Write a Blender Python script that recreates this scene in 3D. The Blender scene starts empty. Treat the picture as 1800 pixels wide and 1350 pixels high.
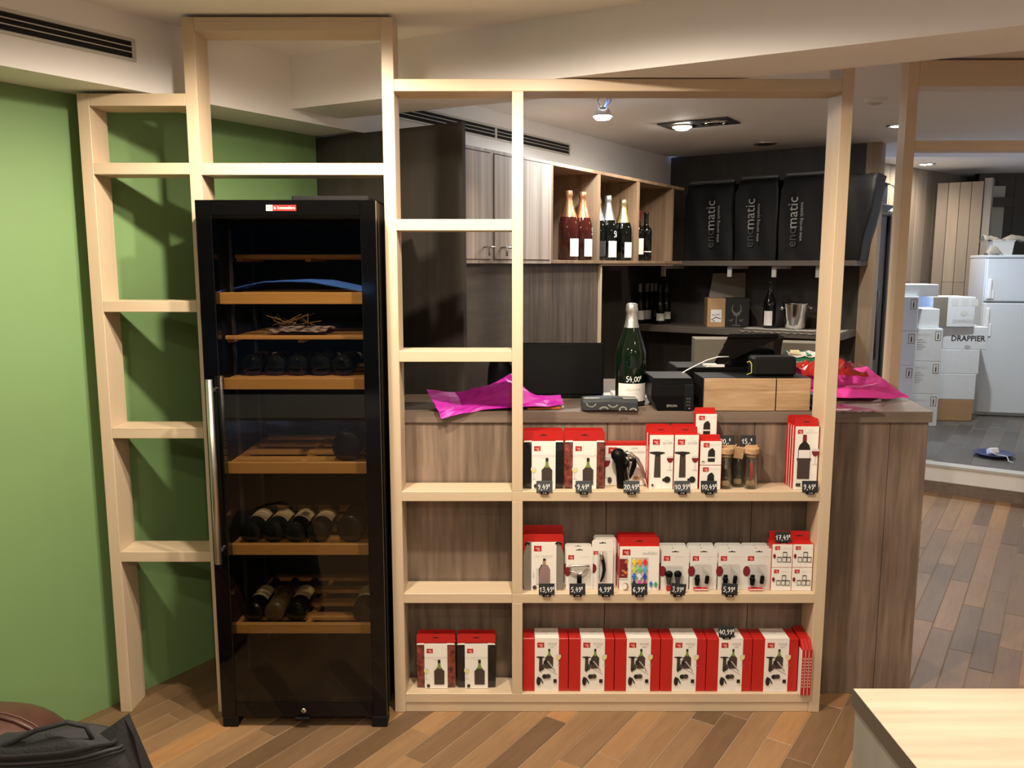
import bpy, bmesh, math, random
from mathutils import Vector, Matrix
R = math.radians
random.seed(7)
C = bpy.context.scene.collection
sc = bpy.context.scene

# ------------------------------------------------------------------ camera
FPX, PITCH, EYE = 1456.0, R(8.2), 1.63
cd = bpy.data.cameras.new('camera'); cam = bpy.data.objects.new('camera', cd); C.objects.link(cam)
cam.location = (0, 0, EYE); cam.rotation_euler = (R(90) - PITCH, 0, 0)
cd.sensor_fit = 'HORIZONTAL'; cd.sensor_width = 36.0; cd.lens = 36.0 * FPX / 1800.0; cd.clip_start = .05
sc.camera = cam
# ------------------------------------------------------------------ exposure, sky
sc.view_settings.view_transform = 'Standard'; sc.view_settings.look = 'None'
sc.view_settings.gamma = 1.0; sc.view_settings.use_curve_mapping = False
sc.view_settings.exposure = 1.25
w = bpy.data.worlds.new('dusk'); sc.world = w; w.use_nodes = True
w.node_tree.nodes['Background'].inputs[0].default_value = (.22, .45, 1, 1)
w.node_tree.nodes['Background'].inputs[1].default_value = 4.0
WARM, NEUT, COOL = (1, .85, .68), (1, .88, .75), (.92, .97, 1)
def lamp(name, loc, power, color=WARM, size=.05, spot=None, blend=.6, aim=(0, 0, -1)):
    l = bpy.data.lights.new(name, 'SPOT' if spot else 'POINT')
    l.energy = power; l.color = color; l.shadow_soft_size = size
    if spot: l.spot_size = R(spot); l.spot_blend = blend
    o = bpy.data.objects.new(name, l); C.objects.link(o); o.location = loc
    o.rotation_euler = Vector(aim).to_track_quat('-Z', 'Y').to_euler()
    return o
# recessed spots of the shop ceiling: in front of the shelving, then over the counter, then the storage room with an added fill
FRONT = [(-.6, 2.2, 43, (0, .05, -1)), (.12, 1.95, 48, (0, .05, -1)), (1.6, 1.15, 40, (.05, 0, -1)), (-1.3, .6, 14, (-.2, .1, -1)), (.2, -.4, 28, (0, 0, -1)), (-.3, -2.0, 28, (0, 0, -1)), (2.6, -1.0, 34, (0, 0, -1)), (3.4, 2.3, 12, (-.1, .1, -1))]
for x, y, e, a in FRONT:
    lamp('spot_light', (x, y, 2.40), e, WARM, .035, 84 if x == 1.6 else 168, .5, a)
BACK = [(.476, 4.491, 2.33, 17, COOL), (1.009, 4.798, 2.40, 20, NEUT), (2.263, 5.027, 2.41, 15, NEUT), (4.02, 8.15, 2.56, 14, NEUT), (3.75, 6.85, 2.56, 46, COOL)]  # the last is an invented fill lamp, added to brighten the cartons
for x, y, z, e, c in BACK:
    lamp('spot_light', (x, y, z), e, c, .04, 165, .8, (-.1, .05, -1))

# ------------------------------------------------------------------ pixel helper: a picture point at a known depth becomes a place in the room
c_, s_ = math.cos(PITCH), math.sin(PITCH)
def ray(u, v):
    dx = (u - 900) / FPX; dy = (675 - v) / FPX
    return dx, c_ + dy * s_, -s_ + dy * c_
def atY(u, v, Y):
    a, b, d = ray(u, v); return Vector((a / b * Y, Y, EYE + d / b * Y))
def atZ(u, v, z):
    a, b, d = ray(u, v); t = (z - EYE) / d; return Vector((a * t, b * t, z))
def onP(u, v, o, d2):
    """meets the upright plane through o=(x,y) along d2: gives (distance along d2, z)"""
    a, b, d = ray(u, v); det = -a * d2[1] + b * d2[0]
    t = (-o[0] * d2[1] + o[1] * d2[0]) / det
    return ((a * t - o[0]) * d2[0] + (b * t - o[1]) * d2[1]), EYE + d * t

# ------------------------------------------------------------------ materials
MATS = {}
def mat(name, col=(.8, .8, .8), rough=.5, metal=0, coat=0, emit=0, alpha=1, trans=0, spec=None, ior=None, var=0, vscale=20, bump=0):
    if name in MATS: return MATS[name]
    m = bpy.data.materials.new(name); m.use_nodes = True; nt = m.node_tree; b = nt.nodes['Principled BSDF']
    b.inputs['Base Color'].default_value = (*col, 1); b.inputs['Roughness'].default_value = rough
    b.inputs['Metallic'].default_value = metal; b.inputs['Coat Weight'].default_value = coat
    b.inputs['Transmission Weight'].default_value = trans
    if spec is not None: b.inputs['Specular IOR Level'].default_value = spec
    if ior: b.inputs['IOR'].default_value = ior
    if emit:
        b.inputs['Emission Color'].default_value = (*col, 1); b.inputs['Emission Strength'].default_value = emit
    if var or bump:
        tc = nt.nodes.new('ShaderNodeTexCoord'); n = nt.nodes.new('ShaderNodeTexNoise')
        n.inputs['Scale'].default_value = vscale; n.inputs['Detail'].default_value = 5
        nt.links.new(tc.outputs['Object'], n.inputs['Vector'])
        if var:
            r = nt.nodes.new('ShaderNodeValToRGB')
            r.color_ramp.elements[0].position = .3; r.color_ramp.elements[1].position = .7
            r.color_ramp.elements[0].color = (*[max(0, c * (1 - var)) for c in col], 1)
            r.color_ramp.elements[1].color = (*[min(1, c * (1 + var)) for c in col], 1)
            nt.links.new(n.outputs['Fac'], r.inputs['Fac']); nt.links.new(r.outputs['Color'], b.inputs['Base Color'])
        if bump:
            bp = nt.nodes.new('ShaderNodeBump'); bp.inputs['Strength'].default_value = bump; bp.inputs['Distance'].default_value = .004
            nt.links.new(n.outputs['Fac'], bp.inputs['Height']); nt.links.new(bp.outputs['Normal'], b.inputs['Normal'])
    MATS[name] = m
    return m
def wood(name, c1, c2, axis='Z', scale=9, stretch=14, rough=.55, rand=0, contrast=.22, fine=.35, c3=None, bump=.15, rot=0, blotch=0):
    """grain streaks run along axis; rand mixes in a tone per object"""
    m = bpy.data.materials.new(name); m.use_nodes = True; nt = m.node_tree; b = nt.nodes['Principled BSDF']
    N = nt.nodes.new; L = nt.links.new
    tc = N('ShaderNodeTexCoord'); mp = N('ShaderNodeMapping')
    sc3 = [scale] * 3; sc3['XYZ'.index(axis)] = scale / stretch
    mp.inputs['Scale'].default_value = sc3; mp.inputs['Rotation'].default_value = (0, 0, rot)
    L(tc.outputs['Object'], mp.inputs['Vector'])
    vec = mp.outputs['Vector']
    oi = N('ShaderNodeObjectInfo')
    if rand:
        ad = N('ShaderNodeVectorMath'); ad.operation = 'ADD'; mu = N('ShaderNodeMath'); mu.operation = 'MULTIPLY'; mu.inputs[1].default_value = 37
        L(oi.outputs['Random'], mu.inputs[0]); L(vec, ad.inputs[0]); L(mu.outputs[0], ad.inputs[1]); vec = ad.outputs[0]
    n = N('ShaderNodeTexNoise'); n.inputs['Scale'].default_value = 1; n.inputs['Detail'].default_value = 6; n.inputs['Roughness'].default_value = .6
    n.inputs['Distortion'].default_value = .6; L(vec, n.inputs['Vector'])
    n2 = N('ShaderNodeTexNoise'); n2.inputs['Scale'].default_value = 6; n2.inputs['Detail'].default_value = 4; L(vec, n2.inputs['Vector'])
    mx = N('ShaderNodeMix'); mx.inputs[0].default_value = fine; L(n.outputs['Fac'], mx.inputs[2]); L(n2.outputs['Fac'], mx.inputs[3])
    r = N('ShaderNodeValToRGB'); L(mx.outputs[0], r.inputs['Fac'])
    e = r.color_ramp.elements; e[0].position = .5 - contrast; e[1].position = .5 + contrast
    e[0].color = (*c1, 1); e[1].color = (*c2, 1)
    col = r.outputs['Color']
    if blotch:
        n3 = N('ShaderNodeTexNoise'); n3.inputs['Scale'].default_value = 2.2; n3.inputs['Detail'].default_value = 3; L(tc.outputs['Object'], n3.inputs['Vector'])
        m3 = N('ShaderNodeMapRange'); m3.inputs[1].default_value = .35; m3.inputs[2].default_value = .65; m3.inputs[3].default_value = 1 - blotch; m3.inputs[4].default_value = 1 + blotch
        L(n3.outputs['Fac'], m3.inputs[0])
        v3 = N('ShaderNodeVectorMath'); v3.operation = 'SCALE'; L(col, v3.inputs[0]); L(m3.outputs[0], v3.inputs['Scale']); col = v3.outputs[0]
    if rand:
        r2 = N('ShaderNodeValToRGB'); L(oi.outputs['Random'], r2.inputs['Fac'])
        stops = c3 or [(0, (1 - rand,) * 3), (1, (1 + rand,) * 3)]
        while len(r2.color_ramp.elements) < len(stops): r2.color_ramp.elements.new(.5)
        for el, (ps, cc) in zip(r2.color_ramp.elements, stops): el.position = ps; el.color = (*cc, 1)
        mm = N('ShaderNodeVectorMath'); mm.operation = 'MULTIPLY'; L(col, mm.inputs[0]); L(r2.outputs['Color'], mm.inputs[1]); col = mm.outputs[0]
    L(col, b.inputs['Base Color']); b.inputs['Roughness'].default_value = rough
    if bump:
        bp = N('ShaderNodeBump'); bp.inputs['Strength'].default_value = bump; bp.inputs['Distance'].default_value = .002
        L(mx.outputs[0], bp.inputs['Height']); L(bp.outputs['Normal'], b.inputs['Normal'])
    MATS[name] = m
    return m
def pane(name, tint=(1, 1, 1), refl=1.0, rough=0):
    """clear sheet glass: Fresnel reflection over straight-through transmission"""
    m = bpy.data.materials.new(name); m.use_nodes = True; nt = m.node_tree
    nt.nodes.remove(nt.nodes['Principled BSDF']); N = nt.nodes.new; L = nt.links.new
    t = N('ShaderNodeBsdfTransparent'); t.inputs[0].default_value = (*tint, 1)
    g = N('ShaderNodeBsdfGlossy'); g.inputs['Roughness'].default_value = rough
    lw = N('ShaderNodeLayerWeight'); lw.inputs[0].default_value = .5; pw = N('ShaderNodeMath'); pw.operation = 'POWER'; pw.inputs[1].default_value = 5
    mr = N('ShaderNodeMapRange'); mr.inputs[3].default_value = .042 * refl; mr.inputs[4].default_value = min(1, .9 * refl + .1)
    L(lw.outputs['Facing'], pw.inputs[0]); L(pw.outputs[0], mr.inputs[0]); mx = N('ShaderNodeMixShader'); L(mr.outputs[0], mx.inputs[0]); L(t.outputs[0], mx.inputs[1]); L(g.outputs[0], mx.inputs[2])
    L(mx.outputs[0], nt.nodes['Material Output'].inputs[0]); MATS[name] = m
    return m
ASH1, ASH2 = (.57, .435, .285), (.675, .54, .38)
ashV = wood('ash_upright', ASH1, ASH2, 'Z', 26, 30, .42, contrast=.3, bump=.05)
ashH = wood('ash_level', ASH1, ASH2, 'X', 26, 30, .42, contrast=.3, bump=.05)
greyV = wood('grey_oak_upright', (.06, .04, .029), (.30, .22, .16), 'Z', 9, 14, .5, contrast=.22, fine=.5, blotch=.2)
greyH = wood('grey_oak_level', (.10, .072, .055), (.26, .20, .155), 'X', 7, 11, .45, contrast=.3, fine=.4, blotch=.12)
panelV = wood('panelling_upright', (.035, .026, .02), (.17, .13, .10), 'Z', 9, 14, .5, contrast=.24, fine=.5)
panelH = wood('panelling_level', (.045, .035, .027), (.15, .118, .092), 'X', 7, 11, .5, contrast=.3, fine=.4)
darkV = wood('dark_oak_upright', (.020, .016, .013), (.066, .055, .044), 'Z', 6, 12, .5, contrast=.3, blotch=.15)
darkH = wood('dark_oak_level', (.05, .042, .033), (.14, .115, .092), 'X', 6, 12, .5, contrast=.3)
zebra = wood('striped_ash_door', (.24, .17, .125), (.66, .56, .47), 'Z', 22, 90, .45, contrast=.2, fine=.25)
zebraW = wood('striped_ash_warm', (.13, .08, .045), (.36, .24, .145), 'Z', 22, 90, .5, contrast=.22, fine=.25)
beech = wood('beech_shelf', (.50, .25, .07), (.66, .36, .115), 'X', 16, 20, .45, contrast=.3, bump=.05)
oakH = wood('light_oak_drawer', (.22, .12, .05), (.64, .45, .26), 'X', 20, 16, .5, contrast=.2, fine=.3)
pale = wood('pale_table_oak', (.36, .27, .195), (.66, .53, .40), 'X', 7, 14, .4, contrast=.22, fine=.3)
palegrey = wood('pale_table_side', (.17, .155, .13), (.30, .28, .24), 'Z', 6, 9, .5, contrast=.3)
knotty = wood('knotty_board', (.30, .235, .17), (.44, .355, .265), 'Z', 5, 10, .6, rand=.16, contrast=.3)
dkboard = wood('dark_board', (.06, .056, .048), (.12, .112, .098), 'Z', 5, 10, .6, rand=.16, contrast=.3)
PL = [(0, (.50, .47, .45)), (.22, (.70, .67, .64)), (.5, (.92, .88, .84)), (.75, (1.15, 1.08, .98)), (.9, (1.3, 1.12, .88)), (1, (1.7, 1.35, .98))]
parquet = wood('parquet_plank', (.195, .118, .060), (.35, .22, .118), 'Y', 12, 9, .48, rand=1, contrast=.28, fine=.4, c3=PL, bump=.1)
greyplank = wood('grey_floor_plank', (.075, .066, .056), (.135, .12, .103), 'Y', 9, 9, .45, rand=.3, contrast=.3)
green = mat('green_paint', (.175, .30, .115), .6, var=.03, vscale=3)
white = mat('white_paint', (.86, .845, .82), .75, var=.015, vscale=4)
joint = mat('floor_joint', (.36, .27, .18), .7)
black = mat('black_plastic', (.0025, .0025, .003), .4, spec=.15)
blackm = mat('black_matt', (.004, .004, .004), .6, spec=.25)
gloss = mat('black_gloss', (.0018, .0018, .002), .06, spec=.4)
dkgrey = mat('dark_grey_plastic', (.05, .05, .055), .45)
steel = mat('brushed_steel', (.62, .60, .56), .32, 1)
chrome = mat('chrome', (.8, .8, .8), .12, 1)
alu = mat('vent_grey', (.56, .55, .50), .45, .15)
hole = mat('vent_dark', (.008, .008, .008), .9)
red = mat('red_card', (.50, .015, .012), .36, var=.04, vscale=8)
redd = mat('deep_red_print', (.50, .016, .016), .5)
card = mat('white_card', (.86, .83, .76), .42)
cardg = mat('pale_grey_card', (.74, .73, .69), .45)
ink = mat('black_ink', (.014, .012, .011), .5)
inkg = mat('grey_ink', (.46, .44, .41), .6)
inkl = mat('light_grey_ink', (.66, .64, .60), .6)
inkb = mat('brown_ink', (.055, .038, .032), .5)
greeni = mat('bottle_green_ink', (.20, .28, .06), .5)
wini = mat('wine_red_ink', (.20, .014, .02), .4)
yeli = mat('white_wine_ink', (.78, .68, .28), .5)
chalk = mat('white_chalk', (.9, .9, .9), .8)
slate = mat('slate_tag', (.016, .019, .021), .5)
slateg = mat('slate_tag_sheen', (.055, .062, .066), .5)
foilblk = mat('black_sleeve', (.008, .008, .009), .22, coat=.3, bump=.3, vscale=25)
maroon = mat('maroon_sleeve', (.20, .045, .035), .32, coat=.2, var=.75, vscale=60, bump=.4)
taupe = mat('taupe_sleeve', (.23, .20, .165), .45, bump=.3, vscale=25)
clearp = pane('clear_plastic', (.97, .97, .97), .8, .03)
glassm = pane('clear_glass', (.95, .97, .96), 1.3)
fridgeglass = pane('smoked_glass', (.74, .72, .68), 1.1)
windowglass = pane('window_glass', (.95, .97, .97), 1.0)
winebtl = mat('dark_wine_glass', (.003, .004, .003), .07)
greenbtl = mat('green_wine_glass', (.003, .009, .004), .06)
pinkbtl = mat('rose_wine_glass', (.05, .009, .006), .07)
clearbtl = mat('pale_wine_glass', (.09, .065, .03), .08)
foilS = mat('silver_foil', (.78, .78, .76), .28, .9, bump=.4, vscale=90)
foilC = mat('copper_foil', (.78, .36, .17), .28, .9, bump=.4, vscale=90)
foilG = mat('gold_foil', (.78, .66, .30), .28, .9, bump=.4, vscale=90)
capblk = mat('black_capsule', (.012, .01, .012), .35)
capgrey = mat('grey_capsule', (.30, .29, .27), .4)
paperl = mat('label_paper', (.80, .78, .74), .6)
creaml = mat('cream_label', (.72, .58, .36), .6)
cork = mat('cork', (.47, .29, .15), .8, var=.2, vscale=120)
kraft = mat('kraft_board', (.40, .245, .12), .7, var=.05)
beigeb = mat('beige_board', (.20, .175, .13), .7, var=.04)
whiteb = mat('white_carton', (.70, .73, .74), .6, var=.03)
greenc = mat('dark_green_tape', (.03, .06, .03), .5)
appl = mat('white_enamel', (.66, .70, .72), .3)
violet = mat('violet_tissue', (.52, .01, .40), .42, var=.12, vscale=30)
pinkt = mat('pink_tissue', (.86, .06, .42), .5, var=.06, vscale=20)
orange = mat('orange_paper', (.75, .18, .02), .5)
leather = mat('brown_leather', (.085, .034, .024), .42, coat=.05, var=.2, vscale=14, bump=.15)
canvas = mat('black_canvas', (.022, .023, .024), .75, bump=.5, vscale=160)
canvas2 = mat('black_webbing', (.014, .014, .015), .7, bump=.4, vscale=120)
coverm = mat('black_cover_cloth', (.0045, .0045, .005), .6, bump=.5, vscale=7, spec=.25)
whitep = mat('white_plastic', (.82, .82, .80), .4)
bluep = mat('blue_plastic', (.03, .045, .13), .4)
lace = mat('grey_lace', (.46, .44, .38), .8, var=.3, vscale=60)
bulbw = mat('lamp_glow', (1, .97, .9), .5, emit=40)
bulbc = mat('lamp_glow_cool', (.85, .93, 1), .5, emit=55)
filament = mat('blue_wire', (.05, .12, .5), .4)

# ------------------------------------------------------------------ mesh builder
class MB:
    def __init__(s): s.v = []; s.f = []; s.mi = []; s.sm = []; s.mats = []
    def m(s, mt):
        if mt not in s.mats: s.mats.append(mt)
        return s.mats.index(mt)
    def add(s, vs, fs, mt, smooth=False, T=None):
        o = len(s.v); k = s.m(mt)
        s.v += [tuple(T @ Vector(v)) if T is not None else tuple(v) for v in vs]
        for f in fs: s.f.append([i + o for i in f]); s.mi.append(k); s.sm.append(smooth)
        return s
    def box(s, x0, y0, z0, x1, y1, z1, mt, bev=0, T=None):
        lo = (min(x0, x1), min(y0, y1), min(z0, z1)); hi = (max(x0, x1), max(y0, y1), max(z0, z1))
        if not bev:
            vs = [((hi if i & 1 else lo)[0], (hi if i & 2 else lo)[1], (hi if i & 4 else lo)[2]) for i in range(8)]
            return s.add(vs, [(0, 2, 3, 1), (4, 5, 7, 6), (0, 1, 5, 4), (2, 6, 7, 3), (0, 4, 6, 2), (1, 3, 7, 5)], mt, False, T)
        bev = min(bev, *[(hi[i] - lo[i]) * .49 for i in range(3)])
        vs = []; ix = {}
        for i in range(8):
            sg = (i & 1, i >> 1 & 1, i >> 2 & 1)
            for a in range(3):
                p = []
                for k in range(3):
                    q = hi[k] if sg[k] else lo[k]
                    if k != a: q += -bev if sg[k] else bev
                    p.append(q)
                ix[(i, a)] = len(vs); vs.append(p)
        fs = []
        for a in range(3):
            b, c = (a + 1) % 3, (a + 2) % 3
            for sg in (0, 1):
                ids = []
                for (p, q) in ((0, 0), (1, 0), (1, 1), (0, 1)):
                    ids.append(ix[((sg << a) | (p << b) | (q << c), a)])
                fs.append(ids if sg else ids[::-1])
            for p in (0, 1):
                for q in (0, 1):       # edge along a, at signs p of b, q of c
                    i0 = (p << b) | (q << c); i1 = i0 | (1 << a)
                    e = [ix[(i0, b)], ix[(i1, b)], ix[(i1, c)], ix[(i0, c)]]
                    fs.append(e if (p != q) else e[::-1])
        for i in range(8):
            t = [ix[(i, 0)], ix[(i, 1)], ix[(i, 2)]]
            fs.append(t if bin(i).count('1') % 2 else t[::-1])
        return s.add(vs, fs, mt, False, T)
    def lathe(s, prof, n, mt, T=None, smooth=True, a0=0, a1=360, cap=False):
        full = abs(a1 - a0) >= 359.9; cols = n if full else n + 1; vs = []; fs = []
        for (r, z) in prof:
            for i in range(cols):
                a = R(a0 + (a1 - a0) * i / n); vs.append((r * math.cos(a), r * math.sin(a), z))
        for j in range(len(prof) - 1):
            for i in range(n):
                i2 = (i + 1) % cols
                fs.append((j * cols + i, j * cols + i2, (j + 1) * cols + i2, (j + 1) * cols + i))
        if full and cap:
            if prof[0][0] > 1e-6: fs.append(list(range(cols))[::-1])
            if prof[-1][0] > 1e-6: fs.append([(len(prof) - 1) * cols + i for i in range(cols)])
        return s.add(vs, fs, mt, smooth, T)
    def tube(s, pts, r, mt, n=8, T=None, flat=1.0):
        pts = [Vector(p) for p in pts]; vs = []; fs = []
        rr = r if isinstance(r, (list, tuple)) else [r] * len(pts)
        d = (pts[1] - pts[0]).normalized(); up = Vector((0, 0, 1)) if abs(d.z) < .9 else Vector((1, 0, 0))
        for i, p in enumerate(pts):
            d = (pts[min(i + 1, len(pts) - 1)] - pts[max(i - 1, 0)]).normalized()
            x = d.cross(up).normalized(); up = x.cross(d).normalized()
            for k in range(n):
                a = 2 * math.pi * k / n
                vs.append(p + rr[i] * (x * math.cos(a) + up * math.sin(a) * flat))
        for i in range(len(pts) - 1):
            for k in range(n): fs.append((i * n + k, i * n + (k + 1) % n, (i + 1) * n + (k + 1) % n, (i + 1) * n + k))
        fs.append(list(range(n))[::-1]); fs.append([(len(pts) - 1) * n + k for k in range(n)])
        return s.add(vs, fs, mt, True, T)
    def prism(s, poly, y0, y1, mt, T=None, smooth=False):
        """outline in x,z pushed along y"""
        a = sum(poly[i][0] * poly[(i + 1) % len(poly)][1] - poly[(i + 1) % len(poly)][0] * poly[i][1] for i in range(len(poly)))
        if a < 0: poly = poly[::-1]
        n = len(poly); vs = [(x, y0, z) for x, z in poly] + [(x, y1, z) for x, z in poly]
        fs = [list(range(n)), list(range(n, 2 * n))[::-1]]
        s.add(vs, fs, mt, False, T)
        return s.add(vs, [(i, n + i, n + (i + 1) % n, (i + 1) % n) for i in range(n)], mt, smooth, T)
    def slab(s, poly, z0, z1, mt, T=None):
        """outline in x,y pushed along z"""
        return s.prism(poly, z0, z1, mt, (T or Matrix()) @ Matrix(((1, 0, 0, 0), (0, 0, 1, 0), (0, 1, 0, 0), (0, 0, 0, 1))))
    def ball(s, c, r, mt, n=12, T=None, sq=(1, 1, 1)):
        pr = [(math.sin(math.pi * j / 8) * r, -math.cos(math.pi * j / 8) * r) for j in range(9)]
        M = Matrix.Translation(c) @ Matrix.Diagonal((*sq, 1))
        return s.lathe(pr, n, mt, (T @ M) if T is not None else M)
    def grid(s, rows, mt, th=0, smooth=True, T=None):
        nr, nc = len(rows), len(rows[0]); vs = [p for r in rows for p in r]
        fs = [(j * nc + i, j * nc + i + 1, (j + 1) * nc + i + 1, (j + 1) * nc + i) for j in range(nr - 1) for i in range(nc - 1)]
        return s.add(vs, fs, mt, smooth, T)
    def build(s, name, parent=None, fix=True, loc=None, solid=0, sub=0):
        me = bpy.data.meshes.new(name); me.from_pydata(s.v, [], s.f)
        for mt in s.mats: me.materials.append(mt)
        me.polygons.foreach_set('material_index', s.mi); me.polygons.foreach_set('use_smooth', s.sm)
        me.validate(); me.update()
        if fix:
            bm = bmesh.new(); bm.from_mesh(me); bmesh.ops.recalc_face_normals(bm, faces=bm.faces); bm.to_mesh(me); bm.free()
        o = bpy.data.objects.new(name, me); C.objects.link(o)
        if parent is not None: o.parent = parent
        if loc is not None: o.location = loc
        if sub:
            md = o.modifiers.new('soft', 'SUBSURF'); md.levels = sub; md.render_levels = sub
        if solid:
            md = o.modifiers.new('thick', 'SOLIDIFY'); md.thickness = solid; md.offset = 0
        return o
def RZ(a): return Matrix.Rotation(R(a), 4, 'Z')
def RX(a): return Matrix.Rotation(R(a), 4, 'X')
def RY(a): return Matrix.Rotation(R(a), 4, 'Y')
def TR(*p): return Matrix.Translation(p if len(p) == 3 else p[0])
def thing(name, label, cat, loc=(0, 0, 0), rotz=0, group=None, rot=None):
    o = bpy.data.objects.new(name, None); C.objects.link(o); o.location = loc
    o.rotation_euler = rot if rot else (0, 0, R(rotz)); o['label'] = label; o['category'] = cat
    if group: o['group'] = group
    o.empty_display_size = .05
    return o
def tag(o, label, cat, group=None):
    o['label'] = label; o['category'] = cat
    if group: o['group'] = group
    return o
def struct(o): o['kind'] = 'structure'; return o
def lab(o, label): o['label'] = label; return o
KIDS = {}
def dup(root, loc, label, rotz=None, group=None):
    r = root.copy(); C.objects.link(r); r.location = loc; r['label'] = label
    if rotz is not None: r.rotation_euler = (0, 0, R(rotz))
    if group: r['group'] = group
    for ch in [o for o in C.objects if o.parent == root]:
        c = ch.copy(); C.objects.link(c); c.parent = r
        for g in [o for o in C.objects if o.parent == ch]:
            d = g.copy(); C.objects.link(d); d.parent = c
    return r
# ------------------------------------------------------------------ flat print: shapes in x,z on a face looking to -y
TXT = {}
def txt(t):
    if t not in TXT:
        cu = bpy.data.curves.new('txt', 'FONT'); cu.body = t.lstrip('~'); cu.size = 1; cu.offset = .018 if t[0] == '~' else 0; cu.resolution_u = 2; cu.align_x = 'CENTER'; cu.align_y = 'CENTER'
        o = bpy.data.objects.new('txt', cu); me = bpy.data.meshes.new_from_object(o)
        TXT[t] = ([tuple(v.co)[:2] for v in me.vertices], [list(p.vertices) for p in me.polygons])
        bpy.data.objects.remove(o); bpy.data.meshes.remove(me); bpy.data.curves.remove(cu)
    return TXT[t]
HAND = {'0': [[(.5, .95), (.15, .75), (.1, .3), (.4, 0), (.75, .3), (.75, .75), (.5, .95)]],
        '1': [[(.1, .6), (.5, 1), (.45, 0)]], '2': [[(.1, .75), (.4, 1), (.7, .75), (.1, .05), (.8, .05)]],
        '3': [[(.15, .9), (.5, 1), (.7, .78), (.35, .55), (.75, .35), (.5, 0), (.1, .1)]],
        '4': [[(.45, 1), (.1, .4), (.75, .42)], [(.6, .7), (.5, 0)]], '5': [[(.75, 1), (.25, .95), (.2, .6), (.6, .55), (.7, .25), (.4, 0), (.1, .1)]],
        '6': [[(.6, 1), (.2, .6), (.12, .25), (.4, 0), (.68, .22), (.5, .48), (.18, .3)]], '7': [[(.1, .95), (.75, .95), (.35, 0)], [(.2, .5), (.65, .52)]],
        '9': [[(.68, .85), (.4, 1), (.15, .75), (.4, .5), (.68, .8), (.6, .3), (.25, 0)]], ',': [[(.3, .08), (.15, -.2)]],
        'e': [[(.75, .85), (.4, .9), (.2, .45), (.45, .05), (.75, .1)], [(.05, .55), (.55, .6)], [(.05, .36), (.5, .4)]], '-': [[(.1, .15), (.4, .1)]],
        'o': [[(.5, .5), (.15, .4), (.15, .1), (.45, 0), (.6, .25), (.5, .5)]]}
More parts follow.
